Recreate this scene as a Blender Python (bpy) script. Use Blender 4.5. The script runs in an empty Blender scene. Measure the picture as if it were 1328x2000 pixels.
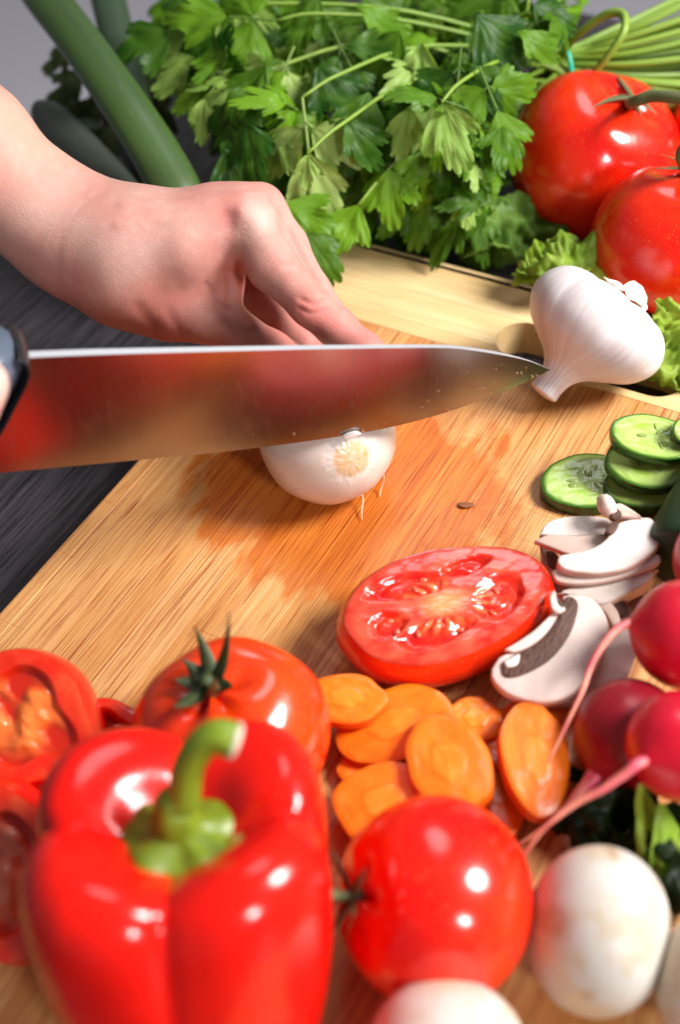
import bpy, bmesh, math, random
import numpy as np
from mathutils import Vector, Matrix, noise
random.seed(7); rng = np.random.default_rng(7)
scene = bpy.context.scene
COL = scene.collection

# ------------------------------------------------------------------ camera
F_PX = 2296.35
X_AX = np.array([0.86703369, -0.31623004, 0.38503394])
Y_AX = np.array([0.49100403, 0.67359691, -0.55243302])
Z_AX = np.array([-0.08466175, 0.66803126, 0.73930144])
R = np.array([X_AX, Y_AX, Z_AX])                 # camera axes -> world axes (board lies along X and Y)
CAM = np.array([0.20021765, -0.28726517, 0.38443675])
cam_d = bpy.data.cameras.new('camera'); cam = bpy.data.objects.new('camera', cam_d); COL.objects.link(cam)
cam.matrix_world = Matrix([list(R[0]) + [CAM[0]], list(R[1]) + [CAM[1]], list(R[2]) + [CAM[2]], [0, 0, 0, 1]])
cam_d.sensor_fit = 'VERTICAL'; cam_d.sensor_height = 36; cam_d.lens = F_PX / 2000 * 36
cam_d.clip_start = 0.02; cam_d.clip_end = 50
cam_d.dof.use_dof = True; cam_d.dof.focus_distance = 0.505; cam_d.dof.aperture_fstop = 5.0; cam_d.dof.aperture_blades = 0
scene.camera = cam

def vec(a): return np.array(a, float)
def nrm(a): a = vec(a); return a / np.linalg.norm(a)
def ray(px, py): return R @ nrm([px - 664, -(py - 1000), -F_PX])
def U(px, py, z=0.0):                            # where the sight line through a photo pixel meets the level z
    r = ray(px, py); return CAM + r * ((z - CAM[2]) / r[2])
def onplane(px, py, p, n):
    r = ray(px, py); return CAM + r * (((p - CAM) @ n) / (r @ n))
def C2W(x, y, z): return nrm(R @ vec([x, y, z])) # direction given in camera axes (right, up, towards viewer)
def scale_at(p): return F_PX / (-(R.T @ (vec(p) - CAM))[2])      # photo px per metre
def toward(px, py, p): # direction helper
    return nrm(onplane(px, py, p, R[:, 2]) - p)

# ------------------------------------------------------------------ world and lamps
w = bpy.data.worlds.new('World'); scene.world = w; w.use_nodes = True
w.node_tree.nodes['Background'].inputs[0].default_value = (0.86, 0.84, 0.90, 1)
w.node_tree.nodes['Background'].inputs[1].default_value = 0.19
def area(name, target, d, dist, size, power, col=(1, 1, 1)):
    l = bpy.data.lights.new(name, 'AREA'); l.shape = 'DISK'; l.size = size; l.energy = power; l.color = col
    o = bpy.data.objects.new(name, l); COL.objects.link(o)
    o.location = Vector(target + d * dist); o.rotation_euler = Vector(d).to_track_quat('Z', 'Y').to_euler(); return o
TGT = vec([0.03, 0.0, 0.02])
area('key_softbox', TGT, nrm([0.66, 0.34, 0.68]), 1.25, 0.46, 31, (1, 0.985, 0.96))
area('second_softbox', TGT, C2W(0.42, -0.25, 0.87), 1.45, 0.22, 9, (1, 0.985, 0.96))
area('overhead_softbox', TGT, nrm([-0.15, 0.55, 0.85]), 1.6, 0.6, 4, (0.95, 0.97, 1))
scene.view_settings.view_transform = 'Standard'; scene.view_settings.look = 'None'
scene.view_settings.gamma = 1; scene.view_settings.exposure = 0.08
scene.cycles.use_denoising = True
scene.cycles.max_bounces = 8; scene.cycles.diffuse_bounces = 3; scene.cycles.glossy_bounces = 4
scene.cycles.transmission_bounces = 4; scene.cycles.sample_clamp_indirect = 4
scene.cycles.caustics_reflective = False; scene.cycles.caustics_refractive = False

# ------------------------------------------------------------------ node helper
class M:
    def __init__(s, name):
        s.m = bpy.data.materials.new(name); s.m.use_nodes = True; s.t = s.m.node_tree
        s.b = s.t.nodes['Principled BSDF']; s.out = s.t.nodes['Material Output']
    def n(s, typ, ins=None, **kw):
        nd = s.t.nodes.new(typ)
        for k, v in kw.items(): setattr(nd, k, v)
        for k, v in (ins or {}).items(): s.set(nd.inputs[k], v)
        return nd
    def set(s, inp, v):
        if isinstance(v, bpy.types.NodeSocket): s.t.links.new(v, inp)
        elif isinstance(v, (tuple, list)) and len(v) == 3 and inp.type == 'RGBA': inp.default_value = (*v, 1)
        else: inp.default_value = v
    def p(s, **kw):
        for k, v in kw.items(): s.set(s.b.inputs[k.replace('_', ' ')], v)
        return s
    def pos(s, scale=(1, 1, 1), obj=False, off=None):
        c = s.n('ShaderNodeTexCoord').outputs['Object'] if obj else s.n('ShaderNodeNewGeometry').outputs['Position']
        mp = s.n('ShaderNodeMapping', {'Vector': c, 'Scale': scale})
        if off is not None:
            s.set(mp.inputs['Location'], off)
        return mp.outputs[0]
    def uv(s, scale=(1, 1, 1)):
        c = s.n('ShaderNodeTexCoord').outputs['UV']
        return s.n('ShaderNodeMapping', {'Vector': c, 'Scale': scale}).outputs[0]
    def noise(s, v, scale=1, detail=3, rough=0.5, dist=0):
        return s.n('ShaderNodeTexNoise', {'Vector': v, 'Scale': scale, 'Detail': detail, 'Roughness': rough, 'Distortion': dist}).outputs['Fac']
    def ramp(s, f, *stops, interp='LINEAR'):
        r = s.n('ShaderNodeValToRGB', {'Fac': f}); e = r.color_ramp.elements; r.color_ramp.interpolation = interp
        while len(e) < len(stops): e.new(0.5)
        for k, (p, c) in enumerate(stops):
            e[k].position = p; e[k].color = (c, c, c, 1) if isinstance(c, (int, float)) else (*c, 1)
        return r.outputs[0]
    def mix(s, f, a, b, mode='MIX'):
        x = s.n('ShaderNodeMix', data_type='RGBA', blend_type=mode)
        s.set(x.inputs[0], f); s.set(x.inputs[6], a if not isinstance(a, tuple) else (*a, 1)); s.set(x.inputs[7], b if not isinstance(b, tuple) else (*b, 1))
        return x.outputs[2]
    def math(s, op, a, b=0.0):
        x = s.n('ShaderNodeMath', operation=op); s.set(x.inputs[0], a); s.set(x.inputs[1], b); return x.outputs[0]
    def bump(s, h, dist, strength=1.0, nrm_in=None):
        x = s.n('ShaderNodeBump', {'Height': h, 'Distance': dist, 'Strength': strength})
        if nrm_in is not None: s.set(x.inputs['Normal'], nrm_in)
        s.set(s.b.inputs['Normal'], x.outputs[0]); return x.outputs[0]
    def rand(s): return s.n('ShaderNodeObjectInfo').outputs['Random']
    def vcol(s): return s.n('ShaderNodeVertexColor', layer_name='col').outputs[0]

MAT = {}
def bamboo(name, along_x, light, mid, dark, wet):
    m = M(name); r = m.rand()
    off = m.n('ShaderNodeCombineXYZ', {'X': m.math('MULTIPLY', r, 37.0), 'Y': m.math('MULTIPLY', r, 61.0), 'Z': 0.0}).outputs[0]
    def sc(a, b): return (b, a, a) if along_x else (a, b, a)
    g1 = m.noise(m.pos(sc(2000, 12), off=off), 1, 3, 0.6)
    g2 = m.noise(m.pos(sc(420, 9), off=off), 1, 4, 0.6)
    g3 = m.noise(m.pos(sc(70, 6), off=off), 1, 3, 0.5)
    fib = m.noise(m.pos(sc(2300, 32), off=off), 1, 2, 0.5)
    c = m.ramp(g2, (0.30, mid), (0.55, light), (0.8, light))
    c = m.mix(m.ramp(g3, (0.35, 0.0), (0.75, 0.65)), c, mid)
    c = m.mix(m.math('MULTIPLY', m.ramp(r, (0.0, 0.0), (0.45, 0.2), (0.75, 0.9), (1.0, 1.0)), 0.95), c, mid)
    c = m.mix(m.ramp(g1, (0.34, 0.85), (0.50, 0.0)), c, dark)
    c = m.mix(m.ramp(fib, (0.58, 0.0), (0.66, 0.85)), c, dark)
    if wet:
        # knots: short blotches of darker fibre here and there
        k = m.noise(m.pos(sc(75, 24), off=off), 1, 1, 0.4)
        kk = m.noise(m.pos(sc(1000, 150), off=off), 1, 3, 0.7, 1.5)
        c = m.mix(m.math('MULTIPLY', m.ramp(k, (0.72, 0.0), (0.80, 0.9)), m.ramp(kk, (0.4, 0.0), (0.6, 1.0))), c, dark)
        # a wet film spread round the onion: darker, more saturated, glossier
        P = m.n('ShaderNodeNewGeometry').outputs['Position']
        d = m.n('ShaderNodeVectorMath', {0: m.n('ShaderNodeMapping', {'Vector': P, 'Location': (0.012, -0.012, 0), 'Rotation': (0, 0, 0.5), 'Scale': (1, 1.15, 1)}).outputs[0]}, operation='LENGTH').outputs['Value']
        wn = m.noise(m.pos((48, 20, 1)), 1, 4, 0.55)
        wd = m.math('ADD', m.math('MULTIPLY', d, -1.0), m.math('MULTIPLY', wn, 0.105))
        wet_f = m.ramp(wd, (0.0, 0.0), (0.02, 0.0), (0.0225, 1.0)) if False else m.ramp(m.math('ADD', m.math('MULTIPLY', wd, 10.0), 0.5), (0.26, 0.0), (0.36, 1.0))
        wc = m.mix(1.0, c, (0.90, 0.45, 0.10), 'MULTIPLY')
        c = m.mix(m.math('MULTIPLY', wet_f, 0.85), c, wc)
        rough = m.mix(wet_f, (0.42, 0.42, 0.42), (0.2, 0.2, 0.2))
        m.p(Roughness=rough)
    else: m.p(Roughness=0.4)
    m.p(Base_Color=c, Specular_IOR_Level=0.4)
    sv = m.n('ShaderNodeMapping', {'Vector': m.n('ShaderNodeNewGeometry').outputs['Position'], 'Rotation': (0, 0, 1.0), 'Scale': (14, 900, 1)}).outputs[0]
    sc1 = m.ramp(m.noise(sv, 1, 0, .5), (.80, 0.0), (.83, 1.0))
    c = m.mix(m.math('MULTIPLY', sc1, .5), c, dark); m.p(Base_Color=c)
    m.bump(m.math('ADD', g1, m.math('MULTIPLY', fib, -0.6)), 0.00012, 0.8)
    MAT[name] = m.m
bamboo('bamboo', False, (0.80, 0.45, 0.185), (0.66, 0.31, 0.095), (0.30, 0.055, 0.010), True)
bamboo('bamboo_pale', True, (0.86, 0.66, 0.37), (0.80, 0.55, 0.26), (0.66, 0.40, 0.16), False)

m = M('dark_wood'); g = m.noise(m.pos((520, 22, 22)), 1, 4, 0.65); g2 = m.noise(m.pos((150, 8, 8)), 1, 3)
c = m.ramp(g, (0.40, (0.012, 0.009, 0.011)), (0.6, (0.075, 0.062, 0.072)))
m.p(Base_Color=m.mix(m.ramp(g2, (.3, 0.0), (.7, .5)), c, (0.02, 0.016, 0.018)), Roughness=0.42); m.bump(g, 0.0003, 0.8); MAT['dark_wood'] = m.m

def simple(name, col, rough=0.4, **kw):
    m = M(name); m.p(Base_Color=col, Roughness=rough, **kw); MAT[name] = m.m; return m
simple('floor_paint', (0.88, 0.85, 0.93), 0.6)
def sss(m, wt, rad, sc): m.p(Subsurface_Weight=wt, Subsurface_Scale=sc, Subsurface_Radius=rad)

def skin_fruit(name, c1, c2, rough=0.16, bscale=60, speck=False, coat=0.3):
    m = M(name); n1 = m.noise(m.pos((1, 1, 1), obj=True), bscale, 3)
    c = m.ramp(n1, (0.35, c1), (0.7, c2))
    if speck:
        v = m.noise(m.pos((1, 1, 1), obj=True), 900, 1)
        c = m.mix(m.ramp(v, (.66, 0.0), (.76, .28)), c, (0.95, 0.35, 0.1))
    m.p(Base_Color=c, Roughness=rough, Coat_Weight=coat, Coat_Roughness=0.08, Specular_IOR_Level=0.5)
    sss(m, 0.12, (1.0, 0.15, 0.05), 0.004)
    m.bump(m.noise(m.pos((1, 1, 1), obj=True), 140, 2), 0.0006, 0.25)
    MAT[name] = m.m; return m
pm = skin_fruit('pepper_skin', (0.72, 0.006, 0.003), (0.85, 0.010, 0.004), 0.2, 30)
pm.p(Specular_IOR_Level=.36, Coat_Weight=.22)
skin_fruit('tomato_red', (0.72, 0.006, 0.003), (0.86, 0.040, 0.005), 0.2, 25, True)
skin_fruit('tomato_orange', (0.76, 0.022, 0.003), (0.85, 0.075, 0.006), 0.2, 14, True)
skin_fruit('radish_skin', (0.56, 0.004, 0.022), (0.68, 0.012, 0.04), 0.32, 45, False, 0.2)
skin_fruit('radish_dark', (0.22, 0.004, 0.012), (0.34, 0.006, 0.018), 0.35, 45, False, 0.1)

def vmat(name, rough=0.35, sw=0.0, sr=(1, .3, .1), ss=0.003, bump=None, coat=0.0, **kw):
    m = M(name); m.p(Base_Color=m.vcol(), Roughness=rough, Coat_Weight=coat, Coat_Roughness=0.1, **kw)
    if sw: sss(m, sw, sr, ss)
    if bump: m.bump(m.noise(m.pos((1, 1, 1), obj=True), bump[0], 3), bump[1], bump[2])
    MAT[name] = m.m; return m
vmat('wet_flesh', 0.22, 0.25, (1, .25, .1), 0.003, (260, 0.0003, 0.15), 0.6)
vmat('carrot', 0.32, 0.3, (1, .4, .1), 0.003, (900, 0.0002, 0.3), 0.1)
vmat('cucumber', 0.25, 0.3, (.7, 1, .3), 0.003, (900, 0.0002, 0.5), 0.3)
vmat('matte_flesh', 0.5, 0.3, (1, .6, .4), 0.003, (600, 0.0003, 0.5))
vmat('plant', 0.5, 0.0, bump=(500, 0.0003, 0.6))
vmat('steel_v', 0.2)

def leafy(name, lo, hi, pale, veins):
    m = M(name); r = m.rand()
    c = m.mix(m.math('POWER', r, 1.5), lo, hi)
    c = m.mix(m.math('MULTIPLY', m.ramp(m.noise(m.pos((1, 1, 1), obj=True), 3 if 'parsley' in name else 60, 3), (.4, 0.0), (.8, 1.0)), 0.4), c, pale)
    tc = m.n('ShaderNodeTexCoord').outputs['UV']
    sx = m.n('ShaderNodeSeparateXYZ', {'Vector': tc})
    u = sx.outputs[0]; v = sx.outputs[1]
    wv = m.math('ABSOLUTE', m.math('SINE', m.math('MULTIPLY', u, veins * math.pi)))
    vein = m.math('MULTIPLY', m.ramp(wv, (0.0, 1.0), (0.16, 0.0)), m.ramp(v, (0.0, 1.0), (0.9, 0.15)))
    c = m.mix(m.math('MULTIPLY', vein, 0.22), c, pale)
    back = m.n('ShaderNodeNewGeometry').outputs['Backfacing']
    c = m.mix(m.math('MULTIPLY', back, 0.4), c, (0.16, 0.25, 0.08))
    m.p(Base_Color=c, Roughness=0.42, Specular_IOR_Level=0.22)
    m.bump(m.math('ADD', m.math('MULTIPLY', vein, -0.3), m.noise(m.pos((1, 1, 1), obj=True), 10 if 'parsley' in name else 300, 3)), 0.0005, 0.5)
    tr = m.n('ShaderNodeBsdfTranslucent', {'Color': m.mix(1.0, c, (1.5, 1.6, 0.5), 'MULTIPLY')})
    mx = m.n('ShaderNodeMixShader', {0: 0.28}); m.t.links.new(m.b.outputs[0], mx.inputs[1]); m.t.links.new(tr.outputs[0], mx.inputs[2])
    m.t.links.new(mx.outputs[0], m.out.inputs[0]); MAT[name] = m.m
leafy('parsley_leaf', (0.014, 0.066, 0.003), (0.16, 0.33, 0.012), (0.20, 0.36, 0.04), 6)
leafy('parsley_pale', (0.22, 0.38, 0.06), (0.34, 0.46, 0.12), (0.50, 0.58, 0.24), 6)
leafy('lettuce', (0.20, 0.34, 0.03), (0.34, 0.46, 0.05), (0.50, 0.56, 0.14), 7)
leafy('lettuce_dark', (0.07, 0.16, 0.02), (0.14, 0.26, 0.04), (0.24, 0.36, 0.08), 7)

leafy('shade_leaf', (0.005, 0.012, 0.003), (0.012, 0.026, 0.005), (0.02, 0.035, 0.008), 5)  # near-black leaf: shade below the radishes put into its colour
def stemmat(name, a, b, rough=0.4):
    m = M(name); g = m.noise(m.uv((3, 1.2, 1)), 1, 3)
    s_ = m.noise(m.uv((40, 1.0, 1)), 1, 2)
    c = m.mix(m.ramp(g, (.3, 0.0), (.7, 1.0)), a, b); c = m.mix(m.math('MULTIPLY', m.ramp(s_, (.4, 0.0), (.65, 1.0)), .3), c, b)
    c = m.mix(m.math('MULTIPLY', m.rand(), .35), c, a)
    if 'leek' in name:
        fk = m.noise(m.pos((260, 260, 90), obj=True), 1, 2, .5); c = m.mix(m.ramp(fk, (.70, 0.0), (.76, .5)), c, (.20, .26, .08)); lw = m.noise(m.uv((2.2, .4, 1)), 1, 2); c = m.mix(m.ramp(lw, (.38, .45), (.55, 0.0)), c, (.035, .045, .03))
    m.p(Base_Color=c, Roughness=rough); sss(m, .1, (.6, 1, .2), .002); m.bump(s_, 0.0003, 0.5); MAT[name] = m.m
stemmat('parsley_stem', (0.12, 0.24, 0.015), (0.27, 0.38, 0.05))
stemmat('leek_green', (0.022, 0.060, 0.022), (0.055, 0.11, 0.042), 0.45)
stemmat('leek_bright', (0.022, 0.075, 0.008), (0.095, 0.18, 0.024), 0.42)
stemmat('leek_grey', (0.045, 0.058, 0.048), (0.085, 0.10, 0.080), 0.6)
stemmat('vine_stem', (0.07, 0.085, 0.025), (0.17, 0.17, 0.07), 0.6)
stemmat('sepal_green', (0.03, 0.055, 0.015), (0.11, 0.13, 0.05), 0.5)
stemmat('pepper_stem', (0.11, 0.17, 0.008), (0.26, 0.34, 0.022), 0.4)
stemmat('thread', (0.75, 0.58, 0.38), (0.85, 0.72, 0.55), 0.5)
simple('tie_band', (0.01, 0.42, 0.28), 0.35)
simple('stem_cut', (0.55, 0.50, 0.38), 0.6)
simple('black_plastic', (0.012, 0.012, 0.015), 0.25)
simple('grey_plastic', (0.09, 0.11, 0.15), 0.28)
simple('onion_skin_bit', (0.22, 0.08, 0.03), 0.6)
m = M('water'); m.p(Base_Color=(1, 1, 1), Roughness=0.02, Transmission_Weight=1.0, IOR=1.33); MAT['water'] = m.m

# steel with faint grinding lines along the blade height
m = M('steel'); g = m.noise(m.pos((2400, 90, 90), obj=True), 1, 3, .6); g2 = m.noise(m.pos((30, 60, 60), obj=True), 1, 3)
m.p(Base_Color=(0.40, 0.365, 0.36), Metallic=1.0, Roughness=m.math('ADD', 0.17, m.math('ADD', m.math('MULTIPLY', g2, 0.08), m.math('MULTIPLY', m.ramp(g, (.4, 0.0), (.7, 1.0)), 0.06))))
m.bump(g, 0.00003, 0.22); MAT['steel'] = m.m
simple('spine_steel', (0.86, 0.86, 0.88), 0.5, Metallic=1.0)

# ------------------------------------------------------------------ object helpers
def link(name, me, mat, parent=None):
    if mat is not None: me.materials.append(MAT[mat])
    o = bpy.data.objects.new(name, me); COL.objects.link(o)
    if parent is not None: o.parent = parent
    return o
def mesh(name, V, Fc, mat, parent=None, uv=None, col=None, smooth=True):
    """V in world coordinates; the object's origin is its parent's (or, alone, its own base)."""
    V = np.asarray(V, float)
    if parent is not None:
        q = parent; base = np.zeros(3)
        while q is not None: base = base + vec(q.location); q = q.parent
    else:
        base = np.array([V[:, 0].mean(), V[:, 1].mean(), V[:, 2].min()])
    me = bpy.data.meshes.new(name); me.from_pydata((V - base).tolist(), [], [list(map(int, f)) for f in Fc])
    if uv is not None:
        l = me.uv_layers.new(name='uv'); li = np.empty(len(me.loops), int); me.loops.foreach_get('vertex_index', li)
        l.data.foreach_set('uv', np.asarray(uv, np.float32)[li].ravel())
    if col is not None:
        a = me.color_attributes.new('col', 'FLOAT_COLOR', 'POINT')
        cc = np.ones((len(V), 4), np.float32); cc[:, :3] = col; a.data.foreach_set('color', cc.ravel())
    if smooth: me.polygons.foreach_set('use_smooth', [True] * len(me.polygons))
    o = link(name, me, mat, parent)
    if parent is None: o.location = base
    return o
def thing(name, label, cat, loc, group=None):
    o = bpy.data.objects.new(name, None); COL.objects.link(o); o.location = Vector(loc); o.empty_display_size = .01
    o['label'] = label; o['category'] = cat
    if group: o['group'] = group
    return o
def tag(o, label, cat, group=None):
    o['label'] = label; o['category'] = cat
    if group: o['group'] = group
    return o
def frame(axis, hint=(0, 0, 1)):
    a = nrm(axis); h = vec(hint)
    if abs(a @ nrm(h)) > .97: h = vec([1, 0, 0])
    x = nrm(np.cross(h, a)); y = np.cross(a, x); return x, y, a
def grid_faces(nr, nc, wrap=True):
    f = []
    for i in range(nr - 1):
        for j in range(nc if wrap else nc - 1):
            k = (j + 1) % nc; f.append((i * nc + j, i * nc + k, (i + 1) * nc + k, (i + 1) * nc + j))
    return f
def surf(name, rows, mat, parent=None, wrap=True, cap=True, col=None, uvs=None):
    """rows: array (nr, nc, 3) of world points."""
    rows = np.asarray(rows); nr, nc = rows.shape[:2]; V = rows.reshape(-1, 3)
    f = grid_faces(nr, nc, wrap)
    if uvs is None:
        vv, uu = np.meshgrid(np.linspace(0, 1, nr), np.linspace(0, 1, nc), indexing='ij'); uvs = np.stack([uu, vv], -1).reshape(-1, 2)
    if cap and wrap:
        f.append(tuple(range(nc - 1, -1, -1))); f.append(tuple(range((nr - 1) * nc, nr * nc)))
    return mesh(name, V, f, mat, parent, uv=uvs, col=None if col is None else np.asarray(col).reshape(-1, 3))
def catmull(P, n):
    P = np.asarray(P, float); P = np.vstack([2 * P[0] - P[1], P, 2 * P[-1] - P[-2]]); out = []
    for i in range(1, len(P) - 2):
        for t in np.linspace(0, 1, n, endpoint=False):
            a, b, c, d = P[i - 1], P[i], P[i + 1], P[i + 2]
            out.append(.5 * ((2 * b) + (-a + c) * t + (2 * a - 5 * b + 4 * c - d) * t * t + (-a + 3 * b - 3 * c + d) * t ** 3))
    out.append(P[-2]); return np.array(out)
def tube_rows(pts, rad, nc=12, n=6, flat=1.0, wob=0.0, hint=(0, 0, 1), ribs=0, ribamp=0):
    pr = np.column_stack([np.asarray(pts, float), np.asarray(rad, float)]); c = catmull(pr, n); P, r = c[:, :3], c[:, 3]
    T = np.gradient(P, axis=0); T /= np.linalg.norm(T, axis=1)[:, None]
    x, y, _ = frame(T[0], hint); rows = []
    th = np.linspace(0, 2 * np.pi, nc, endpoint=False)
    ph = rng.uniform(0, 6)
    for i in range(len(P)):
        x = nrm(x - T[i] * (x @ T[i])); y = np.cross(T[i], x)
        rr = max(r[i], 1e-5) * (1 + wob * np.sin(3 * th + ph + i * .5) + ribamp * np.cos(ribs * th))
        rows.append(P[i] + np.outer(np.cos(th) * rr, x) + np.outer(np.sin(th) * rr * flat, y))
    return np.array(rows)
def tube(name, pts, rad, mat, parent=None, **kw):
    return surf(name, tube_rows(pts, rad, **kw), mat, parent)
def nz(V, s, seed=0.0):
    o = Vector((seed, seed * 1.7, seed * 2.3))
    return np.array([noise.noise(Vector(v) * s + o) for v in np.asarray(V).reshape(-1, 3)]).reshape(np.asarray(V).shape[:-1])
def pxpoly(pts, p, n): return np.array([onplane(x, y, p, n) for x, y in pts])

# ------------------------------------------------------------------ the setting: floor, table
def plane_struct(name, x0, x1, y0, y1, z0, z1, mat):
    V = [(x, y, z) for z in (z0, z1) for x, y in ((x0, y0), (x1, y0), (x1, y1), (x0, y1))]
    o = mesh(name, V, [(3, 2, 1, 0), (4, 5, 6, 7), (0, 1, 5, 4), (1, 2, 6, 5), (2, 3, 7, 6), (3, 0, 4, 7)], mat, smooth=False)
    o['kind'] = 'structure'; return o
plane_struct('floor', -3, 3.5, -2, 4, -0.80, -0.75, 'floor_paint')
tx = U(0, 395, -.02)[0]
plane_struct('table', tx, 1.1, -0.75, 0.515, -0.06, -0.02, 'dark_wood')

# ------------------------------------------------------------------ cutting board, strip by strip
BX0, BX1, BY0, BY1, BYE = -0.103, 0.225, -0.30, 0.121, 0.183
board = thing('cutting_board', 'large bamboo cutting board with pale end piece and oval handle hole', 'cutting board', ((BX0 + BX1) / 2, -0.06, -0.02))
def prism(name, poly, z0, z1, mat, parent, bev=0.0004):
    bm = bmesh.new(); b = vec(parent.location)
    vs = [bm.verts.new(Vector((x - b[0], y - b[1], z0 - b[2]))) for x, y in poly]
    f = bm.faces.new(vs); ex = bmesh.ops.extrude_face_region(bm, geom=[f])
    for v in [g for g in ex['geom'] if isinstance(g, bmesh.types.BMVert)]: v.co.z = z1 - b[2]
    bmesh.ops.recalc_face_normals(bm, faces=bm.faces)
    top = [e for e in bm.edges if all(abs(v.co.z - (z1 - b[2])) < 1e-6 for v in e.verts)]
    if bev: bmesh.ops.bevel(bm, geom=top, offset=bev, segments=2, affect='EDGES', profile=.5)
    me = bpy.data.meshes.new(name); bm.to_mesh(me); bm.free(); return link(name, me, mat, parent)
x = BX0; i = 0
while x < BX1 - 1e-4:
    wd = random.choice([.006, .008, .009, .011, .013]); x2 = min(x + wd, BX1)
    if BX1 - x2 < .005: x2 = BX1
    prism('bamboo_strip', [(x, BY0), (x2, BY0), (x2, BY1), (x, BY1)], -0.02, random.uniform(-.00012, 0.0), 'bamboo', board, .0012 if i == 0 else .00016)
    x = x2; i += 1
HX0, HX1, HY0, HY1 = 0.0125, 0.108, 0.1262, 0.1535
hr = (HY1 - HY0) / 2; hy = (HY0 + HY1) / 2; cr = 0.016
def left_x(y):
    dy = y - (BYE - cr)
    return BX0 if dy <= 0 else BX0 + cr - math.sqrt(max(cr * cr - dy * dy, 0))
def right_x(y): return BX0 + BX1 - left_x(y)
def hole(y):
    if abs(y - hy) >= hr: return None
    q = math.sqrt(hr * hr - (y - hy) ** 2); return HX0 + hr - q, HX1 - hr + q
ys = [BY1 + .0002, HY0, .1305, .137, .1440, .1492, HY1, .1600, .1665, .1722, .1775, BYE]
for a, b_ in zip(ys[:-1], ys[1:]):
    yy = np.linspace(a, b_, 9); z1 = random.uniform(-.00010, 0) 
    bv = .002 if b_ == BYE else .00012
    ym = (a + b_) / 2
    if hole(ym) is None:
        prism('end_strip', [(left_x(y), y) for y in yy] + [(right_x(y), y) for y in yy[::-1]], -0.02, z1, 'bamboo_pale', board, bv)
    else:
        hl = [(hole(y) or (HX0 + hr, HX1 - hr)) for y in yy]
        prism('end_strip', [(left_x(y), y) for y in yy] + [(h[0], y) for h, y in zip(hl[::-1], yy[::-1])], -0.02, z1, 'bamboo_pale', board, bv)
        prism('end_strip', [(h[1], y) for h, y in zip(hl, yy)] + [(right_x(y), y) for y in yy[::-1]], -0.02, z1, 'bamboo_pale', board, bv)

# ------------------------------------------------------------------ knife
KP = U(640, 862, .050)
rt = R @ vec([1, 0, 0]); rt[2] = 0; rt = nrm(rt); ka = math.radians(17)
KH = nrm([rt[0] * math.cos(ka) - rt[1] * math.sin(ka), rt[0] * math.sin(ka) + rt[1] * math.cos(ka), 0])
kt = math.radians(-1.0)
KN = np.cross(KH, [0, 0, 1]) * math.cos(kt) + vec([0, 0, 1]) * math.sin(kt); KN = nrm(KN)
spine = [(40, 692), (200, 686), (420, 681), (640, 677), (850, 675.5), (920, 681), (985, 692), (1035, 705), (1074, 722)]
edge = [(-60, 929), (200, 905), (420, 884), (520, 872.5), (640, 856), (750, 837), (850, 812), (950, 778), (1020, 749), (1074, 722.6)]
def resample(P, n):
    P = catmull(P, 8); d_ = np.r_[0, np.cumsum(np.linalg.norm(np.diff(P, axis=0), axis=1))]
    t = np.linspace(0, d_[-1], n); return np.column_stack([np.interp(t, d_, P[:, k]) for k in range(P.shape[1])])
NS = 60
sp = resample(pxpoly(spine, KP, KN), NS); ed = resample(pxpoly(edge, KP, KN), NS)
knife = thing('kitchen_knife', 'wide steel chef knife with dark handle slicing down into the peeled onion', 'knife', ed[20])
prof = [0, .004, .012, .2, .5, .8, .94, 1.0]; th_ = [1, 1, 1, .86, .62, .34, .10, 0.0]
rows = []
for k in range(NS):
    tfull = .0018 * (1 - .55 * (k / (NS - 1))) * (1 if k < NS - 8 else max(.02, (NS - 1 - k) / 8))
    a = [sp[k] * (1 - p) + ed[k] * p + KN * tfull * t for p, t in zip(prof[1:], th_[1:])]
    b_ = [sp[k] * (1 - p) + ed[k] * p - KN * tfull * t for p, t in zip(prof[1:-1], th_[1:-1])]
    rows.append(a + b_[::-1])
rows = np.array(rows); nc = rows.shape[1]
V = rows.reshape(-1, 3); fs = grid_faces(NS, nc, True)
fs.append(tuple(range(nc))); fs.append(tuple(range((NS - 1) * nc, NS * nc))[::-1])
bl = mesh('blade', V, fs, 'steel', knife)
bl.data.materials.append(MAT['spine_steel'])
for f_ in bl.data.polygons:
    vi = [v % nc for v in f_.vertices]
    if set(vi) <= {0, nc - 1}: f_.material_index = 1; f_.use_smooth = False
md = bl.modifiers.new('e', 'EDGE_SPLIT'); md.split_angle = math.radians(40)
# handle: bolster rim and grip
hb = [(36, 668), (56, 685), (54, 712), (30, 762), (0, 820), (-40, 870)]
hin = [(27, 667), (46, 689), (43, 714), (20, 760), (-10, 812), (-52, 860)]
A_ = resample(pxpoly(hb, KP, KN), 24); B_ = resample(pxpoly(hin, KP, KN), 24)
def rim(A, B, t, name, mat):
    rows = []
    for a, b in zip(A, B):
        c = (a + b) / 2; h = (a - b) / 2
        rows.append([c + h * math.cos(q) + KN * t * math.sin(q) for q in np.linspace(0, 2 * np.pi, 16, endpoint=False)])
    return surf(name, np.array(rows), mat, knife)
rim(A_, B_, .0100, 'bolster_rim', 'black_plastic')
out = resample(pxpoly([(-120, 690), (-80, 740), (-90, 800), (-110, 880)], KP, KN), 24)
rim(B_, resample(pxpoly([(-200, 672), (-210, 715), (-215, 760), (-225, 800)], KP, KN), 24), .0160, 'handle', 'grey_plastic')
rd = random.Random(3)
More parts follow.
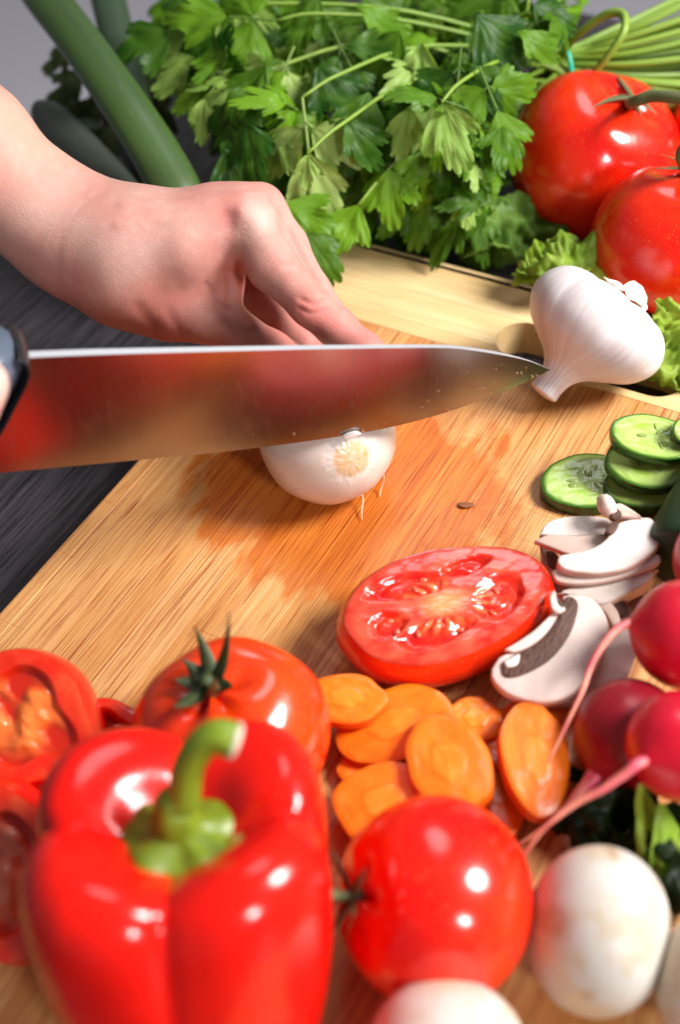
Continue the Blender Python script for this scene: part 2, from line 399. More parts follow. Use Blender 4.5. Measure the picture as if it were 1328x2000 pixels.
for k in range(26):
    px = rd.uniform(820, 1055) if k < 20 else rd.uniform(480, 800); t_ = (px - 640) / 434
    ylo = np.interp(px, [640, 750, 850, 950, 1020, 1074], [856, 837, 812, 778, 749, 724]); yhi = np.interp(px, [640, 850, 985, 1074], [677, 676, 692, 722])
    py = rd.uniform(yhi + 8, ylo - 4) if k < 20 else ylo - rd.uniform(3, 12)
    if ylo - yhi < 14: continue
    c = onplane(px, py, KP, KN) + KN * .0006; r_ = rd.uniform(.00025, .0006)
    x_, y_, z_ = frame(KN)
    rows = [[c + (x_ * math.cos(a) + y_ * math.sin(a)) * r_ * math.sin(p) + KN * r_ * .6 * math.cos(p) for a in np.linspace(0, 2 * np.pi, 8, endpoint=False)] for p in np.linspace(.15, 1.7, 4)]
    surf('water_drop', np.array(rows), 'water', knife)

# ------------------------------------------------------------------ round vegetables
def sph_rows(c, axis, Rr, H, nr, ncol, shape, hint=(0, 0, 1)):
    """shape(u, th) -> (radial, axial) factors; u 0 at the stem end, 1 at the far end"""
    x, y, a = frame(axis, hint); th = np.linspace(0, 2 * np.pi, ncol, endpoint=False); rows = []
    for u in np.linspace(0.004, .996, nr):
        r_, z_ = shape(u, th); rows.append(c + np.outer(r_ * np.cos(th) * Rr, x) + np.outer(r_ * np.sin(th) * Rr, y) + np.outer(z_ * H * np.ones_like(th), a))
    return np.array(rows), (x, y, a)
def tomato_shape(dimple=.22, ribs=5, amp=.03, ph=0.0, seed=0):
    def s(u, th):
        p = u * np.pi; lob = np.cos(ribs * th + ph) * .6 + .4 * np.cos(2 * th + ph * 2 + seed)
        r = np.sin(p) ** .9 * (1 + amp * lob * np.exp(-((u - .3) / .35) ** 2))
        z = np.cos(p) - dimple * np.exp(-(u / .13) ** 2) * (1 + .5 * lob) + .5 * amp * lob * np.exp(-((u - .2) / .12) ** 2)
        z = z + .10 * np.exp(-((1 - u) / .12) ** 2)
        return r, z
    return s
def sepal(parent, base, x, y, a, ang, length, width, lift, curl, mat, sidecurl=0.0):
    d0 = x * math.cos(ang) + y * math.sin(ang); sd = np.cross(a, d0); n = 9; V = []; 
    for i in range(n):
        t = i / (n - 1); wv = width * (math.sin(math.pi * min(1, t * .85 + .15)) ** .8) * (1 - t) ** .35 + .00015
        c = base + d0 * length * (t - .15 * curl * t * t) + a * (lift * t + curl * length * t * t) + sd * sidecurl * length * t * t
        V += [c - sd * wv + a * wv * .45, c, c + sd * wv + a * wv * .45]
    V = np.array(V); V2 = V - a * .0005
    fs = []
    for i in range(n - 1):
        for j in range(2):
            q = i * 3 + j; fs.append((q, q + 1, q + 4, q + 3)); fs.append(tuple(3 * n + v for v in (q, q + 3, q + 4, q + 1)))
        q = i * 3; N = 3 * n
        fs.append((q, q + 3, q + 3 + N, q + N)); fs.append((q + 2, q + 2 + N, q + 5 + N, q + 5))
    uv = [((k % 3) / 2, (k // 3) % n / n) for k in range(2 * len(V))]
    return mesh('sepal', np.vstack([V, V2]), fs, mat, parent, uv=uv)
def tomato(label, cpx, rpx, zc, axis_cam, squash, mat, dimple=.22, ribs=5, amp=.03, ph=0., grp=None, axis=None):
    c = U(*cpx, zc); Rr = rpx / scale_at(c); a = C2W(*axis_cam) if axis is None else nrm(axis)
    c = c.copy()
    rows, fr = sph_rows(c, a, Rr, Rr * squash, 56, 84, tomato_shape(dimple, ribs, amp, ph))
    t = thing('tomato', label, 'tomato', (c[0], c[1], rows[..., 2].min()), grp)
    surf('flesh', rows, mat, t)
    top = rows[2].mean(axis=0)
    return t, c, Rr, fr, top, rows
TG = 'whole red tomatoes'
tA, cA, rA, fA, topA, _ = tomato('big ribbed red tomato in front of the bundled parsley stems', (1160, 306), 166, .024, (.34, .52, .78), .93, 'tomato_red', .16, 4, .045, 1.0, TG)
for ang, L, sc_ in ((2.2, .029, .3), (.9, .019, -.2), (4.6, .015, .0), (5.7, .027, .2), (3.5, .012, .2)):
    sepal(tA, topA + fA[2] * .0035, fA[0], fA[1], fA[2], ang, L, .0017, .001, -.10, 'vine_stem', sc_)
def vine(parent, top, pts, r0=.0028, r1=.0032, mat='vine_stem'):
    P = [top] + [U(x, y, z) for x, y, z in pts]
    return tube('stem', P, np.linspace(r0, r1, len(P)), mat, parent, nc=10)
vine(tA, topA, [(1235, 200, .075), (1275, 188, .082), (1335, 192, .085), (1400, 200, .085)])
tB, cB, rB, fB, topB, _ = tomato('glossy red tomato just behind the garlic bulb, at the right edge', (1314, 470), 160, .022, (.12, .86, .50), .92, 'tomato_red', .15, 5, .02, 2.0, TG)
for ang, L, sc_ in ((2.4, .030, .1), (1.2, .022, -.2), (4.1, .020, .3), (5.5, .026, .2), (3.3, .022, -.3)):
    sepal(tB, topB + fB[2] * .003, fB[0], fB[1], fB[2], ang, L, .0016, .002, -.05, 'vine_stem', sc_)
vine(tB, topB, [(1330, 305, .075), (1350, 270, .08), (1400, 210, .085)])
tC, cC, rC, fC, topC, _ = tomato('sliver of a red tomato cut off by the right edge beside the ribbed one', (1450, 262), 142, .022, (.1, .8, .5), .92, 'tomato_red', .15, 5, .02, 2.0, TG)

tD, cD, rD, fD, topD, _ = tomato('orange red tomato with upright green calyx right behind the bell pepper', (452, 1432), 194, .030, None, .86, 'tomato_orange', .18, 5, .03, .5, TG, axis=(-.10, -.04, 1))
for ang, L, l_, cu, sc_ in ((3.5, .017, .002, .75, .3), (2.6, .019, .010, .95, .1), (.9, .019, .008, .90, .2), (-.2, .018, .002, .70, .3), (4.9, .012, .001, .25, .1), (1.8, .014, .004, .5, -.3), (4.2, .013, .001, .4, .2)):
    sepal(tD, topD + fD[2] * .003, fD[0], fD[1], fD[2], ang, L, .0034, l_, cu, 'sepal_green', sc_)
tube('stem', [topD, topD + fD[2] * .005, topD + fD[2] * .009], [.0025, .0022, .0026], 'sepal_green', tD, nc=10)
tE, cE, rE, fE, topE, _ = tomato('red tomato lying on its side, stem pointing left to the bell pepper', (846, 1756), 199, .031, (-.90, .14, .36), .95, 'tomato_red', .20, 5, .035, 1.3, TG)
for ang, L, l_, cu, sc_ in ((.4, .014, .002, .3, .3), (1.7, .011, .001, -.1, .2), (3.0, .015, .002, .2, .1), (4.3, .017, .005, .5, -.2), (5.3, .013, .003, .3, .3)):
    sepal(tE, topE + fE[2] * .003, fE[0], fE[1], fE[2], ang, L, .0017, l_, cu, 'sepal_green', sc_)
tube('stem', [topE, topE + fE[2] * .006, topE + fE[2] * .011 + vec([0, 0, .001])], [.0022, .0018, .0024], 'sepal_green', tE, nc=10)

# ------------------------------------------------------------------ bell pepper
def pepper_rows(c, Rr, H, ang0, lobes=4, tilt=(0, 0, 1), seed=0, nr=90, ncol=144):
    x, y, a = frame(tilt, (0, 1, 0)); th = np.linspace(0, 2 * np.pi, ncol, endpoint=False)
    amp = np.interp(th, np.linspace(0, 2 * np.pi, 9), [1, .94, 1.03, .97, 1.02, .95, 1.04, .98, 1])
    g = np.abs(np.cos(lobes / 2 * (th - ang0)))           # 1 at lobe centre, 0 in groove
    lobe = g ** .62
    tu = [0, .05, .12, .20, .30, .40, .52, .66, .80, .90, .96, 1.0]
    rk = [.02, .16, .30, .50, .75, .94, 1.01, .98, .88, .76, .54, .02]
    zk = [.825, .827, .855, .945, .99, .94, .82, .58, .30, .12, .04, .05]
    zg = [.825, .826, .83, .855, .89, .885, .785, .55, .29, .13, .06, .07]  # along the grooves
    rows = []
    from_u = np.linspace(0, 1, nr)
    def sm(xs, ys, u):   # smooth interpolation
        P = catmull(np.column_stack([xs, ys]), 12); return np.interp(u, P[:, 0], P[:, 1])
    r1, z1, z2 = sm(tu, rk, from_u), sm(tu, zk, from_u), sm(tu, zg, from_u)
    for i, u in enumerate(from_u):
        dep = .19 * math.exp(-((u - .38) / .30) ** 2) + .035
        dep = np.where(u < .15, dep * u / .15, dep)
        r = r1[i] * (1 - dep * (1 - lobe)) * (1 + (amp - 1) * min(1, u * 4))
        z = z1[i] * lobe + z2[i] * (1 - lobe)
        rows.append(c + np.outer(r * np.cos(th) * Rr, x) + np.outer(r * np.sin(th) * Rr, y) + np.outer(z * H, a))
    return np.array(rows), (x, y, a)
PR = .0472; PH = .104
PAX = C2W(-.04, .885, .46)
pc = U(350, 1640, .082) - PAX * PH * .835
gx = onplane(334, 1760, pc, PAX) - onplane(350, 1640, pc, PAX)   # direction of the front groove on the board
px_, py_, pz_ = frame(PAX, (0, 1, 0))
ga = math.atan2(gx @ py_, gx @ px_)
rows, fP = pepper_rows(pc, PR, PH, ga + math.pi / 4, 4, PAX)
pep = thing('bell_pepper', 'big glossy red bell pepper standing upright with curved green stem', 'bell pepper', (pc[0], pc[1], max(0, rows[..., 2].min())))
surf('body', rows, 'pepper_skin', pep)
base = pc + fP[2] * PH * .828
# calyx: a scalloped green disc
th = np.linspace(0, 2 * np.pi, 60, endpoint=False); cr_ = []
for s_, h in ((.02, .0100), (.22, .0090), (.45, .0048), (.7, .0036), (.95, .0034), (1.0, .0015), (.9, -.001)):
    rr = .0168 * s_ * (1 + (.06 * np.cos(5 * th + .7) + .05 * np.sin(8 * th + 1) + .03 * np.cos(13 * th)) * (s_ > .6))
    zz = h + .0003 + .0012 * np.cos(4 * (th - ga - math.pi / 4)) * s_ ** 2 + .0007 * np.sin(7 * th + 2 * np.sin(2 * th)) * (s_ > .4)
    cr_.append(base + np.outer(np.cos(th) * rr, fP[0]) + np.outer(np.sin(th) * rr, fP[1]) + np.outer(zz, fP[2]))
surf('calyx', np.array(cr_), 'pepper_stem', pep)
st = [base + fP[2] * .004, base + fP[2] * .014]
sd_ = lambda x, y, k: onplane(x, y, base + PAX * k, nrm(R[:, 2] * .8 + R[:, 1] * -.3))
sps = [sd_(358, 1560, .022), sd_(368, 1500, .030), sd_(392, 1455, .036), sd_(425, 1436, .038), sd_(456, 1446, .038)]
stc = tube('stem', st + sps, [.0074, .0054, .0047, .0044, .0044, .0047, .0051], 'pepper_stem', pep, nc=20, ribs=5, ribamp=.05)
e1 = sps[-1]; ed_ = nrm(sps[-1] - sps[-2])
surf('stem_end', tube_rows([e1 - ed_ * .0002, e1 + ed_ * .0012, e1 + ed_ * .0018], [.0053, .0048, .003], nc=16), 'stem_cut', pep)

# ------------------------------------------------------------------ discs and slices
def disc(name, cpx, a, b, rot, z, tilt, thick, mat, colf, hf=None, parent=None, nr=26, ncol=72, edge_wob=.03, bulge=.10, shape=None, seed=1.0, skin=None, skinmat=None):
    """a slice: top face through the board spot under pixel cpx at height z; a, b half-sizes in px; solid, thick"""
    n = nrm(tilt); c = U(*cpx, z); ro = math.radians(rot)
    th = np.linspace(0, 2 * np.pi, ncol, endpoint=False); B = []
    for t in th:
        k = 1 + edge_wob * noise.noise(Vector((math.cos(t) * 1.6 + seed * 7, math.sin(t) * 1.6, seed))) * 2
        if shape: k *= shape(t)
        ex, ey = a * math.cos(t) * k, b * math.sin(t) * k
        B.append(onplane(cpx[0] + ex * math.cos(ro) + ey * math.sin(ro), cpx[1] + ex * math.sin(ro) * -1 + ey * math.cos(ro), c, n))
    B = np.array(B); Rm = np.linalg.norm(B - c, axis=1).mean()
    rows, cols = [], []
    for s_ in np.linspace(0.0, 1.0, nr) ** .8:
        X, Y = s_ * np.cos(th), s_ * np.sin(th)
        h = hf(s_, th, X, Y) if hf else np.zeros(ncol)
        rd_ = 1 - .0 * s_
        rows.append(c + (B - c) * s_ * rd_ + np.outer(h - .0006 * s_ ** 14, n)); cols.append(colf(s_, th, X, Y))
    srows, scols = [], []
    for q in np.linspace(0.0, 1, 9):
        k = 1 + bulge * (math.sin(q * math.pi) ** .8) * .5 - (.10 if q == 1 else 0) + .004
        hh = hf(1.0, th, np.cos(th), np.sin(th)) * (1 - q) if hf else 0
        srows.append(c + (B - c) * k + np.outer(-q * thick - .0006 + hh, n)); scols.append(skin(q, th) if skin else cols[-1])
    R2 = np.array(rows); 
    if skinmat:
        par = parent
        f = surf(name if parent is None else 'flesh', R2, mat, par, cap=False, col=np.array(cols))
        sr = np.array(srows); s2 = surf('skin', sr, skinmat, par if par else f, cap=False, col=np.array(scols))
        return f, c, n, B
    allr = np.concatenate([R2, np.array(srows)]); allc = np.concatenate([np.array(cols), np.array(scols)])
    return surf(name, allr, mat, parent, cap=True, col=allc), c, n, B
def lerp(a, b, t): t = np.clip(np.asarray(t, float), 0, 1)[..., None]; return vec(a) * (1 - t) + vec(b) * t
def fbm(X, Y, s, seed=0, oc=3):
    out = np.zeros(len(X)); 
    for o in range(oc): out += np.array([noise.noise(Vector((x * s * 2 ** o + seed, y * s * 2 ** o, seed * 3.1))) for x, y in zip(X, Y)]) / 2 ** o
    return out

# carrots
def carrot_col(seed):
    def f(s, th, X, Y):
        base_ = lerp((.90, .165, .004), (.92, .21, .008), .5 + fbm(X, Y, 3, seed))
        core = .42 * (1 + .10 * np.cos(5 * th + seed)); k = np.clip((core - s) / .06, 0, 1)
        streak = .5 + .5 * np.sin(th * 17 + fbm(X, Y, 4, seed) * 4)
        c = base_ * (1 - k[..., None] * .0) + k[:, None] * (vec((.94, .30, .025)) - base_) * .45
        c = c + (streak * (s > .2) * .02)[:, None] * vec((.3, .5, .2))
        ring = np.exp(-((s - core) / .035) ** 2); c = c * (1 - .12 * ring[:, None])
        if s > .93: c = c * .93
        return c
    return f
CG = 'carrot slices heaped on the board'
carrots = [
 ((745, 1493), 80, 38, 5, .006, (0, 0, 1), 'dull orange carrot slice mostly buried under the broad oval slice'),
 ((800, 1545), 76, 50, 10, .0065, (0, 0, 1), 'hidden carrot slice below the round one behind the side lying tomato'),
 ((1000, 1440), 62, 52, 60, .0115, (0, -.05, 1), 'carrot slice wedged between the large centre slice and the tall one'),
 ((972, 1532), 97, 46, 100, .009, (.05, .1, 1), 'narrow carrot slice peeping out right of the upright centre slice'),
 ((1070, 1395), 92, 42, 8, .008, (.0, -.05, 1), 'shaded carrot slice tucked below the big mushroom slice'),
 ((1125, 1470), 42, 66, 0, .010, (0, 0, 1), 'shaded carrot slice between tall oval slice and dark radish'),
 ((768, 1412), 112, 62, 18, .014, (-.10, -.16, 1), 'broad oval carrot slice in the middle below the tomato slice'),
 ((928, 1402), 50, 38, -10, .015, (.1, -.05, 1), 'small round carrot slice at the top of the heap'),
 ((748, 1566), 92, 70, 12, .015, (-.1, -.05, 1), 'round carrot slice directly behind the tomato lying on its side'),
 ((676, 1362), 71, 44, -2, .021, (.04, -.14, 1), 'carrot slice touching the orange red tomato, leftmost of the heap'),
 ((876, 1488), 90, 72, 118, .022, (-.14, .0, 1), 'large carrot slice at the centre of the heap, lying on top'),
 ((1048, 1482), 105, 59, 100, .021, (.22, .05, 1), 'tall oval carrot slice left of the dark radish'),
]
for k, (cp, a, b_, ro, z, tl, lab) in enumerate(carrots):
    o, *_ = disc('carrot_slice', cp, a * 1.08, b_ * 1.1, ro, z, tl, .0062, 'carrot', carrot_col(k * 1.3 + 1), lambda s, th, X, Y, k=k: .0004 * fbm(X, Y, 1.6, k + .5) + .0003 / (1 + math.exp((s - .42) * 40)), None, edge_wob=.05, seed=k + .3,
                 skin=lambda q, th: lerp((.82, .14, .005), (.72, .10, .004), np.full(len(th), q)), bulge=.03)
    tag(o, lab, 'carrot slice', CG)

# cucumbers
def cuc_col(s, th, X, Y):
    c = lerp((.46, .60, .18), (.36, .52, .10), np.full(len(th), (s - .5) * 2))
    c = c + (fbm(X, Y, 5, 3) * .02)[:, None]
    if s < .58:
        w_ = .5 + .5 * np.cos(3 * th + .8); c = lerp(c[0], (.34, .54, .05), w_ * (s / .58)) + (fbm(X, Y, 6, 8) * .03)[:, None]
    if s > .88: c = lerp((.36, .52, .10), (.05, .16, .01), np.full(len(th), (s - .88) / .08))
    return c
def cuc_skin(q, th):
    t = .5 + .5 * np.sin(th * 23) * .6; c = lerp((.012, .055, .010), (.03, .11, .015), t)
    return c if q > .04 else c * 1.6
CU = 'cucumber slices at the board edge'
cucs = [
 ((1150, 937), 94, 53, 2, .0062, (0.0, -.02, 1), 'single cucumber slice lying flat left of the stacked slices', 11),
 ((1262, 945), 82, 46, 0, .008, (0.05, -.05, 1), 'bottom cucumber slice of the stack, almost hidden', 3),
 ((1266, 899), 83, 52, -8, .018, (.10, -.16, 1), 'middle cucumber slice of the stack', 8),
 ((1276, 851), 85, 42, -12, .028, (.12, -.22, 1), 'top cucumber slice of the stack', 9),
 ((1348, 838), 34, 30, 0, .034, (.3, -.5, 1), 'dark edged cucumber end leaning on the stack at the right', 0),
]
seed_me = None
for k, (cp, a, b_, ro, z, tl, lab, ns) in enumerate(cucs):
    t = thing('cucumber_slice', lab, 'cucumber slice', U(*cp, 0), CU)
    f, c, n, B = disc('flesh', cp, a, b_, ro, z, tl, .0058, 'cucumber', cuc_col, lambda s, th, X, Y, k=k: -.0005 * np.exp(-(s / .5) ** 2) + .0003 * fbm(X, Y, 5, k + 2.), t, edge_wob=.02, seed=k + 5.1, skin=cuc_skin, skinmat='cucumber', bulge=.04, ncol=96)
    for j in range(ns):
        ang = (j % 3) * 2.09 + .7 + random.uniform(-.4, .4); s_ = random.uniform(.2, .48)
        idx = int((ang % 6.283) / 6.283 * len(B)); d0 = (B[idx] - c); pc2 = c + d0 * s_ - n * .0003; d0 = nrm(d0); d0 = nrm(d0 + vec([random.uniform(-.4, .4), random.uniform(-.4, .4), 0]))
        d0 = nrm(d0 - n * (d0 @ n)); sd = np.cross(n, d0)
        rows = [[pc2 + d0 * .0020 * math.cos(p) + (sd * math.cos(q) * .0008 + n * math.sin(q) * .0005) * math.sin(p) for q in np.linspace(0, 2 * np.pi, 8, endpoint=False)] for p in np.linspace(.1, 3.04, 7)]
        surf('seed', np.array(rows), 'cucumber', t, col=np.tile(vec((.26, .38, .07)), (7, 8, 1)))

# big tomato slice
locs = [(-.28, -.44, .42, .22, .15), (-.60, .12, .20, .24, .3), (-.16, .46, .40, .24, -.1), (.52, .14, .24, .40, .1), (.30, -.56, .26, .16, -.2), ]
def loc_field(X, Y):
    best = np.full(len(X), 9.0)
    for cx, cy, a, b_, ro in locs:
        dx, dy = X - cx, Y - cy; x_ = dx * math.cos(ro) + dy * math.sin(ro); y_ = -dx * math.sin(ro) + dy * math.cos(ro)
        best = np.minimum(best, np.sqrt((x_ / a) ** 2 + (y_ / b_) ** 2))
    return best
def tom_h(s, th, X, Y):
    q = loc_field(X, Y) + .10 * fbm(X, Y, 5, 2); k = np.clip((1.08 - q) / .40, 0, 1)
    gel = np.clip((.75 - q) / .4, 0, 1)
    r = np.sqrt(X ** 2 + Y ** 2)
    place = np.clip(1 - np.abs(r - .33) / .2, 0, 1) * k
    return -.0026 * k + .0014 * gel * (.6 + .7 * fbm(X, Y, 4, 5, 2)) + .0017 * place * (1 + .3 * np.sin(th * 17 + 3 * fbm(X, Y, 3, 1))) + .0002 * fbm(X, Y, 4, 1)
def tom_c(s, th, X, Y):
    q = loc_field(X, Y) + .10 * fbm(X, Y, 5, 2); k = np.clip((1.05 - q) / .15, 0, 1)
    r = np.sqrt(X ** 2 + Y ** 2)
    fl = lerp((.66, .016, .006), (.82, .10, .05), .45 + .9 * fbm(X, Y, 4, 9))
    fl = fl * (1 - .35 * np.clip((r - .9) / .1, 0, 1))[:, None]
    core = np.clip((.30 - r) / .2, 0, 1); fl = fl + (vec((.80, .27, .09)) - fl) * core[:, None]
    gel = lerp((.58, .008, .004), (.76, .035, .01), .5 + fbm(X, Y, 8, 4))
    pl = (np.clip(1 - np.abs(r - .36) / .18, 0, 1) * (.5 + .5 * np.sin(th * 21 + 3 * fbm(X, Y, 3, 1))))
    gel = gel + (vec((.84, .17, .05)) - gel) * np.clip(pl * 1.3, 0, 1)[:, None]
    return fl * (1 - k)[:, None] + gel * k[:, None]
ts = thing('tomato_slice', 'thick oval half tomato lying cut face up, wet seeds showing', 'tomato slice', U(870, 1200, 0))
f, cT, nT, BT = disc('flesh', (866, 1178), 201, 108, 15, .027, (.06, -.10, 1), .020, 'wet_flesh', tom_c, tom_h, ts, nr=110, ncol=300, edge_wob=.02, seed=2.2, skinmat='tomato_red', skin=lambda q, th: lerp((.7, .02, .01), (.7, .02, .01), np.zeros(len(th))), bulge=.20,
     shape=lambda t: 1 + .035 * math.cos(3 * t + .6))
rd = random.Random(5)
for k in range(9):
    cx, cy, a, b_, ro = locs[k % 5]; X = cx + rd.uniform(-.7, .7) * a; Y = cy + rd.uniform(-.6, .6) * b_
    rr = math.hypot(X, Y); th0 = math.atan2(Y, X) % (2 * math.pi); idx = int(th0 / (2 * math.pi) * 300) % 300
    p = cT + (BT[idx] - cT) * rr + nT * (float(tom_h(rr, np.array([th0]), np.array([X]), np.array([Y]))[0]) + .0004)
    d0 = nrm(np.cross(nT, [rd.uniform(-1, 1), rd.uniform(-1, 1), 0])); sd = np.cross(nT, d0)
    rows = [[p + d0 * .0017 * math.cos(q) + (sd * math.cos(r) * .0011 + nT * math.sin(r) * .0006) * math.sin(q) for r in np.linspace(0, 6.283, 8, endpoint=False)] for q in np.linspace(.1, 3.04, 6)]
    surf('seed', np.array(rows), 'wet_flesh', ts, col=np.tile(vec((.74, .10, .04)), (6, 8, 1)))

# cut bell peppers at the left edge
def pep_h(dp, seed):
    def f(s, th, X, Y):
        wall = .72 + .06 * np.cos(4 * th + seed); k = np.clip((wall - s) / .10, 0, 1)
        lump = np.clip(fbm(X, Y, 2.2, seed, 2) + .38, 0, 1) * np.clip((.66 - s) / .2, 0, 1)
        return -dp * k + dp * 1.5 * lump * (.9 + .2 * fbm(X, Y, 4, seed + 2))
    return f
def pep_c(seed, pale):
    def f(s, th, X, Y):
        wall = .72 + .06 * np.cos(4 * th + seed); k = np.clip((wall - s) / .06, 0, 1)
        w_ = lerp((.78, .022, .006), (.84, .07, .02), .4 + fbm(X, Y, 3, seed))
        lump = np.clip((fbm(X, Y, 2.2, seed, 2) + .42) * 1.9, 0, 1) * (.85 + .3 * np.clip(fbm(X, Y, 5, seed + 4, 1) + .5, 0, 1)) * np.clip((.66 - s) / .2, 0, 1)
        ins = lerp((.62, .02, .006), pale, lump)
        return w_ * (1 - k)[:, None] + ins * k[:, None]
    return f
PG = 'cut red bell pepper pieces at the left'
psk = lambda q, th: lerp((.76, .012, .006), (.5, .006, .004), np.full(len(th), q))
for lab, cp, a, b_, ro, z, tl, tk, dp, pale, sd_, sh in (
 ('cut red pepper half with pale orange seed core, below the board corner', (36, 1400), 158, 124, -35, .036, (.22, -.36, 1), .028, .0030, (.90, .22, .04), 1.2, lambda t: 1 + .07 * math.cos(4 * t + .4)),
 ('blurred cut pepper half with pinkish rib, left of the upright pepper', (12, 1705), 112, 172, 8, .036, (.35, -.45, 1), .034, .004, (.80, .20, .10), 4.4, lambda t: 1 + .06 * math.cos(3 * t + .4)),
 ('red pepper slice lying between the cut half and orange red tomato', (200, 1440), 92, 76, 10, .020, (.0, .1, 1), .014, .006, (.7, .06, .02), 6.1, lambda t: 1 + .04 * math.cos(4 * t))):
    t = thing('pepper_piece', lab, 'pepper piece', U(*cp, 0), PG)
    disc('flesh', cp, a, b_, ro, z, tl, tk, 'wet_flesh', pep_c(sd_, pale), pep_h(dp, sd_), t, nr=60, ncol=160, edge_wob=.03, seed=sd_, skinmat='pepper_skin', skin=psk, bulge=.22, shape=sh)

# ------------------------------------------------------------------ mushroom slices
def slab(name, px, z, tilt, thick, mat, colr, parent, anchor=None, bev=.0009, jitter=.00015, lift=0.0):
    n = nrm(tilt); c = U(*(anchor or np.mean(px, axis=0)), z); P = pxpoly(px, c, n)
    P = resample(np.vstack([P, P[:1]]), 49)[:-1]
    x, y, a = frame(n); ce = P.mean(axis=0); q = np.column_stack([(P - ce) @ x, (P - ce) @ y])
    ar = .5 * np.sum(q[:, 0] * np.roll(q[:, 1], -1) - q[:, 1] * np.roll(q[:, 0], -1)); q = q if ar > 0 else q[::-1]
    tang = np.roll(q, -1, 0) - np.roll(q, 1, 0); nn = np.column_stack([tang[:, 1], -tang[:, 0]]); nn /= np.linalg.norm(nn, axis=1)[:, None] + 1e-9
    rows = []
    for off, h in ((-bev, 0), (-bev * .3, -bev * .3), (0, -bev), (0, -thick + bev), (-bev * .3, -thick + bev * .3), (-bev, -thick)):
        qq = q + nn * off; rows.append(ce + np.outer(qq[:, 0], x) + np.outer(qq[:, 1], y) + np.outer(np.full(len(q), h + lift), n))
    rows = np.array(rows); rows += (nz(rows, 300, 1.) * jitter)[..., None] * n
    nC = rows.shape[1]; V = rows.reshape(-1, 3); fs = grid_faces(6, nC, True); fs = [f[::-1] for f in fs]
    fs.append(tuple(range(nC))); fs.append(tuple(range(5 * nC, 6 * nC))[::-1])
    cc = lerp(colr, vec(colr) * .82, .5 + nz(V, 160, 3.)); 
    cc[nC:] = cc[nC:] * vec((.98, .93, .88))
    o = mesh(name, V, fs, mat, parent, col=cc); md = o.modifiers.new('e', 'EDGE_SPLIT'); md.split_angle = math.radians(50); return o
MF = (.76, .62, .56); GB = (.11, .035, .02)
MG = 'mushroom slices heaped beside the tomato slice'
m = M('gill'); gn = m.noise(m.pos((1500, 300, 300), obj=True), 1, 2); m.p(Base_Color=m.ramp(gn, (.3, (.055, .018, .011)), (.75, (.12, .045, .026))), Roughness=.6); m.bump(gn, .0006, 1.0); MAT['gill'] = m.m
def gills(px, z, tilt, parent, anchor, cnt=1): return slab('gills', px, z, tilt, .0035, 'gill', GB, parent, anchor, .0005, .0003, .0009)
def msh(label, px, z, tilt, thick=.0048, colr=MF, g=None, extra=()):
    t = thing('mushroom_slice', label, 'mushroom slice', U(*np.mean(px, axis=0), 0), MG); an = tuple(np.mean(px, axis=0))
    slab('flesh', px, z, tilt, thick, 'matte_flesh', colr, t, an)
    if g: gills(g, z, tilt, t, an)
    for nm, ppx, dz, cl in extra: slab(nm, ppx, z + dz, tilt, .003, 'matte_flesh', cl, t, an, .0006)
    return t
msh('curved white mushroom slice with wide gills, right below the tomato slice',
    [(959, 1306), (962, 1328), (995, 1356), (1055, 1371), (1104, 1361), (1148, 1323), (1181, 1262), (1187, 1213), (1159, 1169), (1121, 1161), (1098, 1164), (1100, 1190), (1092, 1222), (1064, 1252), (1030, 1270), (1000, 1276), (978, 1279)],
    .026, (.05, -.10, 1), .005, MF,
    [(978, 1300), (984, 1323), (1018, 1320), (1072, 1290), (1110, 1243), (1128, 1192), (1122, 1170), (1101, 1170), (1092, 1204), (1064, 1244), (1034, 1266), (1003, 1280)],
    (('stalk', [(985, 1268), (1040, 1232), (1088, 1188), (1095, 1202), (1062, 1244), (1010, 1272)], -.0005, (.84, .66, .58)),
     ('veil', [(1072, 1165), (1082, 1152), (1094, 1180), (1104, 1188), (1090, 1196), (1077, 1188)], .002, (.80, .70, .64)),
     ('veil', [(982, 1290), (1002, 1282), (1014, 1276), (1010, 1296), (990, 1302)], .0015, (.80, .70, .64))))
msh('mushroom slice half hidden beneath the curved one, crossed by the radish root',
    [(1120, 1240), (1181, 1226), (1225, 1219), (1244, 1250), (1240, 1285), (1219, 1328), (1165, 1364), (1093, 1372), (1060, 1360), (1080, 1300)], .015, (.05, 0, 1), .005, (.72, .57, .51))
msh('uppermost wide white mushroom slice with a small brown gill spot',
    [(1088, 1098), (1092, 1084), (1112, 1080), (1150, 1072), (1181, 1054), (1200, 1026), (1219, 1016), (1250, 1010), (1274, 1013), (1290, 1036), (1292, 1052), (1274, 1078), (1230, 1107), (1190, 1117), (1148, 1119), (1104, 1112)], .030, (.10, -.08, 1), .006, (.78, .68, .63),
    [(1180, 1040), (1186, 1028), (1200, 1018), (1208, 1020), (1204, 1034), (1192, 1046)])
msh('thin white mushroom cap slice behind the widest slice, near the cucumber',
    [(1053, 1043), (1062, 1025), (1084, 1012), (1126, 1006), (1170, 1008), (1187, 1012), (1200, 1030), (1185, 1044), (1126, 1046), (1080, 1046)], .024, (0, -.05, 1), .004, (.80, .70, .64), None,
    (('stalk', [(1043, 1055), (1071, 1044), (1120, 1046), (1187, 1043), (1178, 1064), (1140, 1080), (1116, 1083), (1080, 1070)], .0012, (.62, .45, .38)),))
